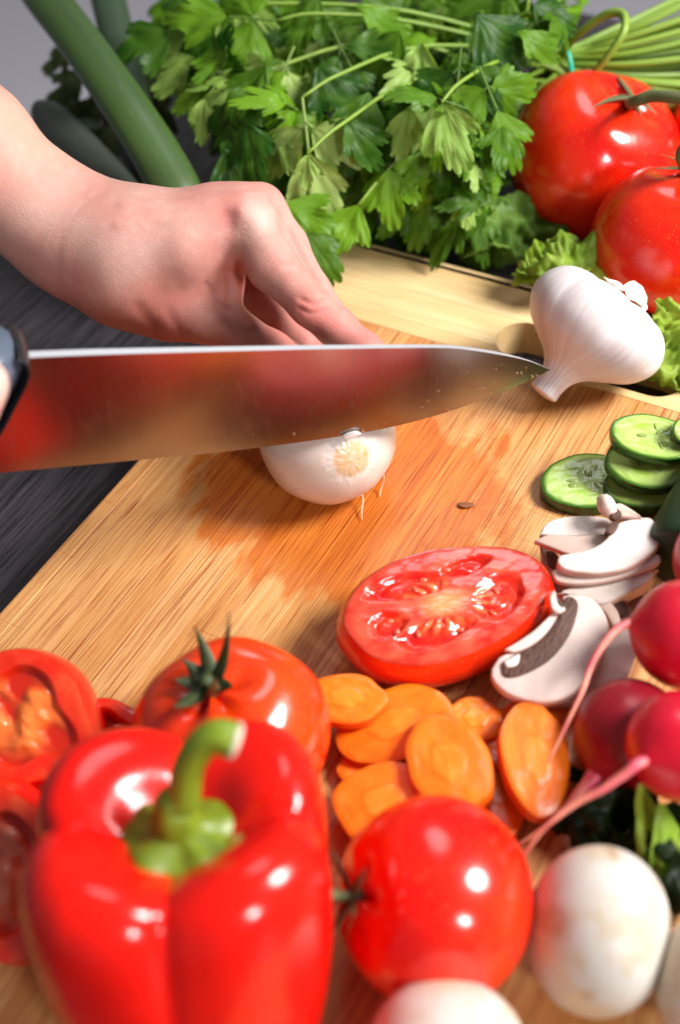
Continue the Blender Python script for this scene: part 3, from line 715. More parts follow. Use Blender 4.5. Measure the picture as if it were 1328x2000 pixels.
msh('thick mushroom slice lying right under the widest slice',
    [(1086, 1158), (1120, 1142), (1154, 1131), (1205, 1108), (1256, 1090), (1270, 1096), (1278, 1112), (1270, 1134), (1222, 1160), (1176, 1180), (1150, 1170), (1120, 1163)], .022, (.05, -.1, 1), .008, (.76, .65, .58), None,
    (('stalk', [(1072, 1120), (1110, 1108), (1150, 1118), (1150, 1132), (1110, 1146), (1070, 1154)], -.002, (.60, .42, .33)),))
msh('brownish mushroom piece with dark gills at the left of the heap', [(1052, 1066), (1072, 1066), (1092, 1090), (1090, 1112), (1068, 1118), (1056, 1100)], .014, (-.3, -.2, 1), .005, (.50, .32, .24),
    [(1066, 1078), (1082, 1080), (1092, 1100), (1082, 1112), (1070, 1104)])
msh('pale mushroom piece at the right end of the heap beside the cucumber', [(1268, 1060), (1292, 1050), (1298, 1080), (1288, 1112), (1270, 1110)], .016, (.2, -.2, 1), .005, (.66, .56, .50))
msh('brown mushroom stalk piece under the heap near the radish', [(1196, 1160), (1222, 1140), (1262, 1170), (1262, 1196), (1228, 1204)], .010, (.1, -.2, 1), .007, (.42, .24, .16))
msh('thin mushroom slice sticking out between the widest slice and the thick one', [(1076, 1116), (1100, 1106), (1150, 1120), (1200, 1112), (1240, 1100), (1282, 1080), (1290, 1096), (1262, 1112), (1200, 1132), (1140, 1140), (1090, 1136)], .0255, (.1, -.12, 1), .003, (.70, .58, .51))
msh('brown edged mushroom slice peeping out above the curved slice', [(1096, 1160), (1130, 1150), (1178, 1164), (1206, 1192), (1212, 1226), (1196, 1222), (1180, 1196), (1150, 1172)], .020, (.1, -.1, 1), .004, (.62, .46, .38))
msh('small dark gilled mushroom scrap left of the top radish', [(1180, 1176), (1210, 1168), (1232, 1186), (1226, 1212), (1196, 1208)], .016, (.2, -.2, 1), .005, (.34, .19, .13), [(1188, 1182), (1208, 1174), (1226, 1188), (1220, 1206), (1200, 1202)])
# torn stalk on top
t = thing('mushroom_stalk', 'small torn mushroom stalk curled on top of the slices', 'mushroom stalk', U(1210, 1000, .024))
tube('flesh', [U(1176, 976, .032), U(1186, 990, .034), U(1196, 1004, .034)], [.0026, .0034, .002], 'matte_flesh', t, nc=14, ribs=7, ribamp=.12)
t.children[0].data.color_attributes.new('col', 'FLOAT_COLOR', 'POINT')
t.children[0].data.color_attributes['col'].data.foreach_set('color', np.tile(np.array([.74, .60, .52, 1], np.float32), len(t.children[0].data.vertices)))
slab('flesh', [(1196, 986), (1212, 982), (1240, 998), (1254, 1012), (1224, 1010), (1204, 1004)], .033, (.2, -.2, 1), .004, 'matte_flesh', (.66, .48, .40), t)
slab('gills', [(1186, 996), (1200, 990), (1214, 1000), (1206, 1012), (1192, 1012)], .0345, (.1, -.3, 1), .003, 'gill', GB, t)

# ------------------------------------------------------------------ radishes
def radish(label, cpx, rpx, zc, tail, tz, mat, axis_cam, rt=(.0040, .0016, .0011, .0006), pink=True):
    c = U(*cpx, zc); Rr = rpx / scale_at(c)
    T = [U(x, y, z) for (x, y), z in zip(tail, tz)]
    a = nrm(T[0] - c) if tail else C2W(*axis_cam)
    rows, fr = sph_rows(c, a, Rr, Rr * 1.02, 40, 60, lambda u, th: (np.sin(u * np.pi) ** .95 * (1 + .02 * np.cos(2 * th)), np.cos(u * np.pi) + .10 * math.exp(-(u / .08) ** 2)))
    t = thing('radish', label, 'radish', (c[0], c[1], rows[..., 2].min()), 'red radishes piled at the right')
    surf('body', rows, mat, t)
    if tail:
        P = [c + a * Rr * .97] + T; r_ = np.interp(np.linspace(0, 1, len(P)), np.linspace(0, 1, len(rt)), rt)
        rr = tube_rows(P, r_, nc=10, n=8, wob=.08); k = np.linspace(0, 1, rr.shape[0])
        sc_ = nz(rr, 120, 4.); cc = lerp((.62, .06, .12), (.78, .34, .22), np.clip((k ** .7)[:, None] * .9 + sc_ * .9, 0, 1))
        surf('root', rr, 'matte_flesh', t, col=cc)
    return t
radish('crimson radish whose thin root trails across the mushroom slices', (1345, 1240), 109, .040, [(1222, 1218), (1190, 1242), (1158, 1290), (1136, 1350), (1108, 1410), (1070, 1490)], (.046, .046, .043, .040, .035, .028), 'radish_skin', None, (.0017, .0014, .0011, .0008, .0003))
radish('dark crimson radish in the shade, left of the brightest radish', (1228, 1432), 105, .023, [(1142, 1535), (1100, 1585), (1050, 1625), (1012, 1650)], (.020, .018, .015, .012), 'radish_dark', None, (.0035, .0018, .0010, .0004))
radish('brightest red radish with thick pink root pointing down left', (1332, 1457), 108, .040, [(1243, 1493), (1215, 1515), (1178, 1540), (1120, 1572), (1060, 1620), (1010, 1690)], (.050, .048, .045, .040, .034, .026), 'radish_skin', None, (.0020, .0017, .0014, .0010, .0004))
radish('radish sliver above the others beside the dark cucumber', (1412, 1092), 98, .036, [], [], 'radish_skin', (-.2, .5, .6))

# whole cucumber end
c0, c1 = U(1338, 1092, .022), U(1420, 960, .022)
cu = tube('cucumber', [c0 - (c1 - c0) * .12, c0 - (c1 - c0) * .08, c0, (c0 + c1) / 2, c1, c1 + (c1 - c0)], [.004, .013, .0175, .019, .019, .019], 'plant', nc=24)
a_ = cu.data.color_attributes.new('col', 'FLOAT_COLOR', 'POINT'); a_.data.foreach_set('color', np.tile(np.array([.010, .035, .010, 1], np.float32), len(cu.data.vertices)))
tag(cu, 'whole dark green cucumber end at the right edge beside the mushroom slices', 'cucumber')

# ------------------------------------------------------------------ whole mushrooms at the bottom
m = M('mushroom_skin'); n1 = m.noise(m.pos((1, 1, 1), obj=True), 55, 4, .6); n2 = m.noise(m.pos((1, 1, 1), obj=True), 20, 2)
tint = m.ramp(n1, (.45, (.56, .53, .49)), (.55, (.52, .44, .34)), (.72, (.62, .45, .27)))
c = m.mix(m.ramp(n2, (.45, 0.0), (.7, .6)), tint, (.60, .52, .42)); c = m.mix(m.vcol(), c, (.42, .26, .13))
m.p(Base_Color=c, Roughness=.42); sss(m, .25, (1, .8, .6), .004); m.bump(n1, .0008, .4); MAT['mushroom_skin'] = m.m
def mushroom(label, cpx, a, b_, zc, ax2, spots, fold=None):
    c = U(*cpx, zc); s = scale_at(c); axis = C2W(*ax2)
    rows, fr = sph_rows(c, axis, a / s, b_ / s, 60, 90, lambda u, th: (np.sin(u * np.pi) ** .92 * (1 + .02 * np.cos(3 * th)), np.cos(u * np.pi) * np.where(u < .5, 1, .95)))
    V = rows.reshape(-1, 3); V = V + (V - c) * (nz(V, 45, 2.) * .035)[:, None]
    col = np.zeros(len(V))
    for (sx, sy, rr_, dep) in spots:
        q = onplane(sx, sy, c + R[:, 2] * a / s * .85, R[:, 2])
        d_ = V - q; d_ = np.linalg.norm(d_ - np.outer(d_ @ R[:, 2], R[:, 2]), axis=1); face = ((V - c) @ R[:, 2]) > 0
        wob_ = 1 + .5 * nz(V, 300, 7.)
        k = np.exp(-(d_ * wob_ / rr_) ** 4) * face; col = np.maximum(col, k * (.75 + .6 * nz(V, 700, 1.))); V = V - R[:, 2] * (np.exp(-(d_ / rr_) ** 2) * face * dep)[:, None]
    if fold:
        (x0, y0), (x1, y1), dep = fold; A = onplane(x0, y0, c + R[:, 2] * a / s, R[:, 2]); B = onplane(x1, y1, c + R[:, 2] * a / s, R[:, 2])
        for i in range(len(V)):
            t_ = min(max(((V[i] - A) @ (B - A)) / ((B - A) @ (B - A)), 0), 1); d_ = V[i] - (A + (B - A) * t_); d_ = d_ - R[:, 2] * (d_ @ R[:, 2])
            V[i] -= R[:, 2] * dep * math.exp(-(d_ @ d_) / .0025 ** 2)
    t = thing('mushroom', label, 'mushroom', (c[0], c[1], V[:, 2].min()), 'whole white mushrooms in the foreground')
    surf('cap', V.reshape(rows.shape), 'mushroom_skin', t, col=np.repeat(np.clip(col, 0, 1)[:, None], 3, 1))
    return t
mushroom('whole white mushroom with brown scar, right of the tomato on its side', (1167, 1820), 137, 171, .027, (.12, .97, .15), [(1082, 1815, .0042, .0009), (1150, 1945, .0018, .0003), (1215, 1690, .0016, 0)])
mushroom('whole white mushroom cut off by the bottom edge below the tomato', (872, 2078), 158, 160, .026, (.2, .9, .3), [], ((905, 1925), (965, 1960), .0016))
mushroom('tan mushroom cut off by the bottom right corner', (1408, 1925), 124, 150, .026, (.1, .9, .3), [])

# ------------------------------------------------------------------ peeled onion
oc = U(640, 852, .029); orr = 134 / scale_at(oc)
o_ax = nrm(onplane(691, 899, oc + R[:, 2] * orr * .87, R[:, 2]) - oc)
rows, fO = sph_rows(oc, o_ax, orr, orr * .96, 80, 140, lambda u, th: (np.sin(u * np.pi) ** .96 * (1 + .006 * np.sin(9 * th)), np.cos(u * np.pi) + .03 * math.exp(-(u / .09) ** 2)), )
V = rows.reshape(-1, 3); uu = np.repeat(np.linspace(0.004, .996, 80), 140); tth = np.tile(np.linspace(0, 2 * np.pi, 140, endpoint=False), 80)
V = V + np.outer(np.exp(-(uu / .085) ** 4) * nz(V, 900, 1.) * .0003 + np.exp(-((uu - .10) / .03) ** 2) * nz(V, 600, 5.) * .0004, o_ax)
patch = np.clip((.088 + .012 * nz(V, 260, 2.) - uu) / .012, 0, 1) * (.75 + .5 * nz(V, 1300, 2.))
halo = np.clip((.135 + .03 * np.sin(tth * 31) * .3 + .03 * nz(V, 250, 6.) - uu) / .02, 0, 1)
lines = .5 + .5 * np.sin(tth * 38 + 2 * nz(V, 40, 3.))
cc = lerp((.64, .56, .49), (.66, .58, .52), lines) * (1 - .05 * np.clip(uu * 2, 0, 1))[:, None]
cc = cc + (vec((.72, .68, .62)) - cc) * (halo * .8)[:, None]; cc = cc + (vec((.62, .38, .15)) - cc) * np.clip(patch, 0, 1)[:, None]
onion = thing('onion', 'white peeled onion under the blade, tan root scar facing forward', 'onion', (oc[0], oc[1], 0))
vmat('onion_flesh', .3, .45, (1, .8, .6), .006, None, .3)
surf('flesh', V.reshape(rows.shape), 'onion_flesh', onion, col=cc)
fl = [(664, 852), (676, 844), (690, 839), (699, 841), (704, 846), (690, 852), (676, 856)]
slab('film', fl, .0505, KN + vec([0, 0, .5]), .0012, 'onion_flesh', (.66, .62, .60), onion, (684, 848), .0004, .0002, .0020)
for pts in ([(706, 958, .006), (709, 978, .004), (706, 998, .002), (707, 1015, .001)], [(748, 918, .012), (749, 938, .006), (744, 955, .002), (741, 970, .001)]):
    tube('root_hair', [U(*p) for p in pts], [.00035, .0003, .0003, .00015], 'thread', onion, nc=6)
sk = slab('onion_scrap', [(893, 982), (905, 980), (922, 982), (925, 986), (910, 990), (898, 988)], .0012, (0, .1, 1), .0008, 'onion_skin_bit', (.3, .1, .05), None, None, .0002)
tag(sk, 'tiny brown scrap of dry skin on the bare board', 'onion skin')

# ------------------------------------------------------------------ garlic
m = M('garlic_skin'); sx = m.n('ShaderNodeSeparateXYZ', {'Vector': m.n('ShaderNodeTexCoord').outputs['UV']})
ln = m.noise(m.uv((95, 1.6, 1)), 1, 3, .6); l2 = m.noise(m.uv((24, 1.5, 1)), 1, 3)
c = m.ramp(l2, (.3, (.60, .50, .50)), (.6, (.68, .63, .63))); c = m.mix(m.math('MULTIPLY', m.ramp(ln, (.55, 0.0), (.70, 1.0)), .55), c, (.80, .78, .77)); c = m.mix(m.math('MULTIPLY', m.ramp(ln, (.32, 1.0), (.44, 0.0)), .45), c, (.62, .46, .46))
c = m.mix(m.ramp(sx.outputs[1], (0.0, .75), (.07, 0.0)), c, (.62, .42, .28))
m.p(Base_Color=c, Roughness=.42); sss(m, .2, (1, .7, .6), .004); m.bump(ln, .0002, .5); MAT['garlic_skin'] = m.m
gc = U(1130, 660, .028); gs = scale_at(gc)
root = onplane(1200, 585, gc, R[:, 2]) + R[:, 2] * .004; tip = onplane(1062, 768, gc, R[:, 2]) + R[:, 2] * -.004
ga_ = nrm(tip - root); gx_, gy_, _ = frame(ga_); th = np.linspace(0, 2 * np.pi, 160, endpoint=False)
L = np.linalg.norm(tip - root)
uk = [0, .04, .10, .20, .32, .44, .56, .66, .74, .82, .90, .97, 1.0]; rk = [.003, .009, .018, .0275, .0325, .0325, .0275, .0190, .0115, .0080, .0068, .0070, .0058]
zk = [.05, .02, .00, .06, .20, .36, .51, .62, .71, .80, .90, .98, 1.0]
Pk = catmull(np.column_stack([uk, rk, zk]), 10); us = np.linspace(0, 1, 90); rr_ = np.interp(us, Pk[:, 0], Pk[:, 1]); zz_ = np.interp(us, Pk[:, 0], Pk[:, 2])
rows = []
for i, u in enumerate(us):
    cl = np.abs(np.sin(3.5 * th + .4 + .25 * np.sin(2 * th))) ** .8; dep = .045 * math.exp(-((u - .30) / .22) ** 2)
    rr2 = rr_[i] * (1 - dep * (1 - cl)) * (1 + .05 * np.cos(th * 2 + 1) * math.exp(-((u - .35) / .25) ** 2)) * (1 + .010 * np.sin(29 * th + 2 * np.sin(3 * th)) * np.clip((u - .5) / .3, 0, 1))
    zz2 = zz_[i] * L - .0010 * cl * math.exp(-((u - .12) / .10) ** 2)
    bend = gy_ * 0
    rows.append(root + np.outer(np.cos(th) * rr2, gx_) + np.outer(np.sin(th) * rr2, gy_) + np.outer(zz2, ga_))
garlic = thing('garlic_bulb', 'whole white garlic bulb resting at the board end, neck toward the knife tip', 'garlic', (gc[0], gc[1], 0))
surf('bulb', np.array(rows), 'garlic_skin', garlic)
surf('neck_end', tube_rows([tip - ga_ * .0005, tip + ga_ * .0003, tip + ga_ * .0008], [.0055, .0048, .0020], nc=20, ribs=3, ribamp=.1), 'stem_cut', garlic)
vmat('dry_skin', .5, .2, (1, .8, .6), .003)
for pts, z in (([(1213, 560), (1232, 548), (1248, 556), (1262, 574), (1260, 596), (1246, 592), (1226, 578)], .052), ([(1236, 566), (1250, 572), (1264, 600), (1256, 604), (1240, 586)], .049), ([(1180, 538), (1205, 548), (1220, 566), (1212, 568), (1192, 550)], .056)):
    slab('skin_flake', pts, z, C2W(.35, .55, .75), .0006, 'dry_skin', (.84, .66, .56), garlic, None, .0002, .0012)

# ------------------------------------------------------------------ leaves
def leaf_mesh(name, seed, lobes=3, spread=1.15, teeth=5, mat='parsley_leaf', curl=.5, nphi=85, nk=8):
    """unit leaflet in the XY plane, growing along +Y from the origin"""
    r_ = random.Random(seed); ph = np.linspace(-spread, spread, nphi); V, UVs = [], []
    j_ = lambda q: r_.uniform(-q, q)
    lc = [(-spread * .66 + j_(.08), .74 + j_(.12), .30 + j_(.04)), (j_(.08), 1.0, .33 + j_(.03)), (spread * .66 + j_(.08), .74 + j_(.12), .30 + j_(.04))]
    rad = []
    for p in ph:
        v = .10
        for c_, h, w_ in lc:
            d_ = abs(p - c_) / (spread * w_ * 1.25)
            if d_ < 1.6: v = max(v, h * max(0, 1 - .34 * d_ ** 2 - .12 * d_ ** 6))
        tq = (p / (2 * spread) + .5) * teeth * 3 + .5
        v *= 1 + .13 * (abs(math.cos(tq * math.pi)) ** .6 - .7) + .05 * noise.noise(Vector((p * 5, seed * 1.3, 0)))
        e_ = (spread - abs(p)) / (spread * .16)
        rad.append(v * min(1, .25 + .75 * e_))
    rad = np.array(rad)
    rip = r_.uniform(0, 6)
    for k in range(nk):
        s = (k / (nk - 1)) ** .85
        for j, p in enumerate(ph):
            r2 = rad[j] * s; x_, y_ = math.sin(p) * r2 * .95, math.cos(p) * r2
            ax = min(abs(p - q_[0]) for q_ in lc)
            z_ = .06 * r2 * min(ax * 2.5, .6) - curl * .42 * r2 ** 2 + .06 * math.sin(p * 3.1 + rip) * s * s + .03 * math.sin(9 * r2 + rip)
            z_ += .07 * noise.noise(Vector((x_ * 3.5 + seed, y_ * 3.5, 0))) + .05 * s * noise.noise(Vector((x_ * 9 + seed, y_ * 9, 2)))
            V.append((x_, y_, z_)); UVs.append((p / (2 * spread) + .5, s))
    me = bpy.data.meshes.new(name); me.from_pydata(V, [], grid_faces(nk, nphi, False)); l = me.uv_layers.new(name='uv')
    li = np.empty(len(me.loops), int); me.loops.foreach_get('vertex_index', li); l.data.foreach_set('uv', np.array(UVs, np.float32)[li].ravel())
    me.polygons.foreach_set('use_smooth', [True] * len(me.polygons)); me.materials.append(MAT[mat]); return me
def place(name, me, parent, loc, direction, normal, size, mat=None, fx=1.0):
    y = nrm(direction); n = vec(normal); n = nrm(n - y * (n @ y)); x = np.cross(y, n)
    o = bpy.data.objects.new(name, me); COL.objects.link(o); o.parent = parent
    Mx = Matrix(((x[0] * size * fx, y[0] * size, n[0] * size, loc[0] - parent.location[0]), (x[1] * size * fx, y[1] * size, n[1] * size, loc[1] - parent.location[1]), (x[2] * size * fx, y[2] * size, n[2] * size, loc[2] - parent.location[2]), (0, 0, 0, 1)))
    o.matrix_basis = Mx
    return o
LV = [leaf_mesh('parsley_leaf', s, 3, sp_, 4, 'parsley_leaf', cu_) for s, sp_, cu_ in ((1, 1.0, .35), (2, .85, 1.0), (3, 1.15, .6), (4, .95, 1.7), (5, .8, -.4), (6, 1.05, 1.1))]
LP = [leaf_mesh('parsley_leaf', s, 3, sp_, 4, 'parsley_pale', cu_) for s, sp_, cu_ in ((11, .95, .35), (12, .8, .9), (13, .9, .4))]
def triple(name, seed, mats, cen, side):
    r_ = random.Random(seed); V, Fc, UVs = [], [], []
    for (mesh_, ang, sc_, oy, dz) in ((cen, r_.uniform(-.1, .1), .62, .42, 0), (side, 1.05 + r_.uniform(-.2, .2), .55, .22, -.02), (side, -1.05 + r_.uniform(-.2, .2), .52, .20, .02)):
        n0 = len(V); ca, sa = math.cos(ang), math.sin(ang); tw = r_.uniform(-.4, .4)
        for v in mesh_.vertices:
            x, y, z = v.co * sc_; z += x * tw; y2 = y + .04; V.append((x * ca + y2 * sa, -x * sa + y2 * ca + oy, z + dz - .25 * (x * x + y2 * y2) - .05))
        Fc += [tuple(n0 + q for q in p.vertices) for p in mesh_.polygons]
        uvl = mesh_.uv_layers[0].data; tmp = [None] * len(mesh_.vertices)
        for l in mesh_.loops: tmp[l.vertex_index] = tuple(uvl[l.index].uv)
        UVs += tmp
    segs = [((0, 0, 0), (0, .44, -.03)), ((0, .2, -.01), (.06, .26, -.02)), ((0, .2, -.01), (-.06, .24, -.02))]
    for a_, b_ in segs:
        n0 = len(V); a_, b_ = vec(a_), vec(b_)
        for q in (a_, b_):
            for k in range(5): V.append(tuple(q + vec([math.cos(k * 1.257) * .014, math.sin(k * 1.257) * .002, math.sin(k * 1.257) * .014]))); UVs.append((0, .0))
        Fc += [(n0 + k, n0 + (k + 1) % 5, n0 + 5 + (k + 1) % 5, n0 + 5 + k) for k in range(5)]
    me = bpy.data.meshes.new(name); me.from_pydata(V, [], Fc); l = me.uv_layers.new(name='uv'); li = np.empty(len(me.loops), int); me.loops.foreach_get('vertex_index', li)
    l.data.foreach_set('uv', np.array(UVs, np.float32)[li].ravel()); me.polygons.foreach_set('use_smooth', [True] * len(me.polygons)); me.materials.append(MAT[mats]); return me
L3 = [triple('parsley_leaf', 40 + k, 'parsley_leaf', LV[k], LV[(k + 2) % 6]) for k in range(6)]; L3P = [triple('parsley_leaf', 60 + k, 'parsley_pale', LP[k], LP[(k + 1) % 3]) for k in range(3)]
def proj(p): q = R.T @ (vec(p) - CAM); return 664 + F_PX * q[0] / -q[2], 1000 - F_PX * q[1] / -q[2]
TIE = U(1092, 132, .045)
pars = thing('parsley_bunch', 'large bunch of flat leaf parsley with a teal tie round its stems', 'parsley', (U(650, 250, -.02)[0], U(650, 250, -.02)[1], -.02))
def to_dir(px, py, dx, dy, z, dip=0.0):
    a = U(px, py, z); b = onplane(px + dx, py + dy, a, R[:, 2]); d_ = nrm(b - a); return nrm(d_ + R[:, 2] * dip)
hero = [ # px, py, z, direction in the picture, size px, pale
 (575, 90, .095, (-.5, 1), 150, 1), (590, 190, .092, (.1, 1), 165, 1), (600, 300, .086, (.0, 1), 60, 1), (862, 200, .092, (.28, 1), 124, 2), (850, 190, .085, (-.5, 1), 100, 2),
 (820, 80, .095, (-.1, 1), 110, 1), (780, 60, .098, (-.5, .8), 120, 0), (650, 60, .10, (.5, 1), 130, 0), (900, 90, .10, (-.1, 1), 150, 0), (935, 130, .096, (.5, 1), 140, 0),
 (930, 30, .105, (.6, .6), 120, 0), (540, 40, .10, (-1, -.1), 150, 0), (430, 20, .10, (-1, .4), 150, 0), (345, 25, .09, (-.1, 1), 90, 1), (380, 110, .085, (-.8, .5), 100, 1),
 (400, 190, .08, (-.1, 1), 80, 1), (350, 95, .08, (-.3, 1), 80, 1), (480, 240, .085, (.1, 1), 120, 0), (440, 290, .07, (.4, 1), 90, 0), (800, 210, .085, (-.2, 1), 90, 1),
 (560, 395, .055, (.9, .5), 100, 0), (600, 455, .050, (.6, 1), 100, 0), (760, 330, .06, (.1, 1), 100, 0), (700, 400, .05, (-.5, 1), 90, 0), (620, 130, .09, (.6, .8), 120, 0),
 (520, 130, .095, (-.5, .6), 110, 0), (450, 80, .095, (-.6, .9), 100, 0), (720, 180, .09, (-.2, 1), 110, 0), (670, 230, .085, (.6, .8), 110, 0), (1010, 60, .1, (.8, .6), 90, 0),
 (1040, 10, .1, (.9, .4), 90, 0), (390, 150, .08, (.0, 1), 100, 0), (690, 10, .105, (.8, .5), 110, 0), (620, -10, .105, (-.4, .9), 110, 0), (470, -10, .1, (.4, .9), 120, 1)]
rl = random.Random(21)
nleaf = 0
def stem_to(p, r=.0009, sag=.01):
    mid = (p + TIE) / 2 + vec([rl.uniform(-.01, .01), rl.uniform(-.01, .01), sag + rl.uniform(0, .01)]); q = p + (mid - p) * .3 + vec([0, 0, .004])
    tube('stem', [TIE + vec([rl.uniform(-.008, .008), rl.uniform(-.008, .008), rl.uniform(-.01, .01)]), mid, q, p], [r * 1.5, r * 1.2, r, r * .8], 'parsley_stem', pars, nc=6, n=4) if rl.random() < .3 else None
for px, py, z, (dx, dy), sz, pale in hero:
    p = U(px, py, z); s = sz / scale_at(p); d_ = to_dir(px, py, dx * 50, dy * 50, z, rl.uniform(-.25, .1)); n_ = R[:, 2] * .8 + vec([0, 0, .3]) + rng.normal(0, .22, 3)
    tri = sz > 125; me = ((L3P if tri else LP)[rl.randrange(3)] if pale else (L3 if tri else LV)[rl.choice((0, 2, 4, 0))]); s *= 1.25 if tri else 1.0
    place('leaf', me, pars, p, d_, n_, s * 1.12, fx=rl.choice((-1, 1)) * rl.uniform(.85, 1.1)); stem_to(p, .0010); nleaf += 1
def zsurf(px, py): return float(np.clip((560 - py) / 42.0, .6, 8.6)) * .01 * (1 - .25 * max(0, (380 - px) / 160))
k = 0
while k < 285:
    px, py = rl.uniform(255, 1075), rl.uniform(-70, 520)
    if py > 470 and px < 640: continue
    if px < 420 and py > 330: continue
    if px < 560 and py > 300 and rl.random() < .5: continue
    if px > 1000 and 90 < py < 170: continue
    if px < 300 + max(0, py - 60) * .45: continue
    zs = zsurf(px, py); z = zs - rl.random() ** 1.3 * .05
    if z < -.012: z = -.012
    p = U(px, py, z)
    away = nrm(p - TIE); d_ = nrm(away * .5 - R[:, 1] * rl.uniform(.1, 1.2) + rng.normal(0, .45, 3)); n_ = R[:, 2] * .6 + vec([0, 0, .5]) + rng.normal(0, .5, 3)
    sz = rl.uniform(60, 110); tri = rl.random() < .45
    if tri: sz *= 1.55
    tx_, ty_ = proj(p + d_ * sz / scale_at(p))
    if tx_ < 285 + max(0, ty_ - 60) * .45: continue
    if ty_ > (455 + (tx_ - 707) * .12 if tx_ > 640 else 540) or (tx_ > 985 and ty_ > 130) or (px > 985 and py > 130): continue
    place('leaf', (L3 if tri else LV)[rl.randrange(6)] if rl.random() > .14 else (L3P if tri else LP)[rl.randrange(3)], pars, p, d_, n_, sz / scale_at(p), fx=rl.choice((-1, 1)) * rl.uniform(.75, 1.1))
    if k % 7 == 0: stem_to(p, .0009, rl.uniform(-.01, .015))
    k += 1
# heavier arcs of stem seen between the leaves
for pts in ([(1085, 110), (960, 70), (900, -20), (880, -60)], [(1085, 120), (900, 60), (760, 20), (640, 50)], [(1080, 150), (900, 260), (760, 330), (620, 400), (560, 440)], [(1085, 145), (880, 330), (760, 380), (640, 450)],
            [(1080, 120), (820, 40), (640, 20), (560, 90)], [(800, -40), (700, 20), (600, 10), (560, 60)])[1::2]:
    z0 = rl.uniform(.05, .075); tube('stem', [U(x, y, z0 if y < 200 else max(.02, z0 - (y - 200) * .0002)) for x, y in pts], [.0013] * len(pts), 'parsley_stem', pars, nc=8, n=6)
# stems beyond the tie
for k in range(46):
    f1 = rl.random(); y1 = -60 + f1 * 330; z1 = .075 - f1 * .06 + rl.uniform(-.015, .015)
    p0 = TIE + vec([0, 0, 0]) + R[:, 1] * (.5 - f1) * .018 + R[:, 2] * rl.uniform(-.012, .012)
    p1 = U(1230 + rl.uniform(-20, 20), (132 + y1) / 2 + 8, (.045 + z1) / 2 + .004); p2 = U(1420, y1, z1)
    tube('stem', [p0 - (p1 - p0) * .35, p0, p1, p2], [.0015, .0016, .0019, .0021], 'parsley_stem', pars, nc=8, n=5)
tube('stem', [TIE + vec([0, 0, .006]), U(1120, 75, .07), U(1180, 30, .085), U(1215, 28, .088), U(1218, 60, .085), U(1190, 105, .075), U(1160, 140, .065)], [.0022, .0024, .0024, .0024, .0022, .002, .002], 'parsley_stem', pars, nc=10)
bx, by, bz = frame(nrm(U(1230, 100, .045) - TIE)); 
rows = [[TIE + (bx * math.cos(a) + by * math.sin(a)) * .0165 + (bx * math.cos(a) + by * math.sin(a)) * .0014 * math.cos(q) + bz * .0016 * math.sin(q) for q in np.linspace(0, 6.283, 8, endpoint=False)] for a in np.linspace(0, 6.283, 40)]
surf('tie', np.array(rows), 'tie_band', pars, cap=False)

# ------------------------------------------------------------------ lettuce
def lettuce(label, parent_px, specs, mat, grp='curly lettuce leaves'):
    kind = 'radish_leaf' if 'radish lea' in label else 'lettuce'
    t = thing(kind, label, kind.replace('_', ' '), U(*parent_px, -.02), grp)
    for k, (px, py, z, dx, dy, sz, spread, seed) in enumerate(specs):
        r_ = random.Random(seed); p = U(px, py, z); s = sz / scale_at(p); d_ = to_dir(px, py, dx, dy, z, r_.uniform(-.2, .3)); n0 = nrm(R[:, 2] * .6 + vec([0, 0, .6]) + vec([r_.uniform(-.3, .3), r_.uniform(-.3, .3), 0]))
        n0 = nrm(n0 - d_ * (n0 @ d_)); x_ = np.cross(d_, n0); rows = []; uvs = []
        ph = np.linspace(-spread, spread, 90); f1, f2 = r_.uniform(5, 8), r_.uniform(13, 18); o1, o2 = r_.uniform(0, 6), r_.uniform(0, 6)
        for q in np.linspace(.06, 1, 16):
            nzz = lambda f, o: np.array([noise.noise(Vector((math.sin(v) * q * f + seed, math.cos(v) * q * f, o))) for v in ph])
            na, nb, nc_ = nzz(2.2, 0), nzz(5.0, 3), nzz(10.0, 6); ed_n = np.array([noise.noise(Vector((v * 9 + seed, 1, 1))) for v in ph])
            rr = s * q * (1 + .15 * na + .14 * nb * q + .10 * ed_n * q ** 5)
            h = s * (.30 * na + .34 * q * nb + .22 * q ** 2 * nc_) - s * .30 * q ** 2
            rows.append(p + np.outer(np.sin(ph) * rr, x_) + np.outer(np.cos(ph) * rr, d_) + np.outer(h, n0))
            uvs += [(u, q) for u in np.linspace(0, 1, 90)]
        surf('leaf', np.array(rows), mat, t, wrap=False, uvs=np.array(uvs))
    return t
lettuce('light green curly lettuce leaf behind the garlic bulb', (1110, 520), [(1120, 560, .018, -.2, -1, 118, 1.0, 3), (1150, 560, .014, .5, -1, 85, .9, 5), (1080, 560, .012, -.6, -.8, 80, .8, 8)], 'lettuce')
lettuce('light green curly lettuce right of the garlic, under the tomato', (1300, 700), [(1300, 640, .015, .1, 1, 100, 1.1, 13), (1345, 650, .020, -.2, 1, 110, 1.0, 15), (1270, 660, .005, -.3, 1, 80, .9, 18), (1370, 620, .02, -.6, .2, 90, 1., 19)], 'lettuce')
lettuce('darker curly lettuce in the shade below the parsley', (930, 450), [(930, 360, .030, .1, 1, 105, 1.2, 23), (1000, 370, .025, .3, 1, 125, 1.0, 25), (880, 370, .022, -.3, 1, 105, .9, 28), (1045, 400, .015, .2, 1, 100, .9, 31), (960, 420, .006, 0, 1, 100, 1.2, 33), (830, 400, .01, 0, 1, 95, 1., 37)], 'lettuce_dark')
lettuce('pale ragged radish leaf hanging below the brightest radish', (1290, 1640), [(1246, 1522, .036, .32, 1, 230, .30, 43), (1290, 1560, .034, .2, 1, 200, .35, 45)], 'lettuce', None)
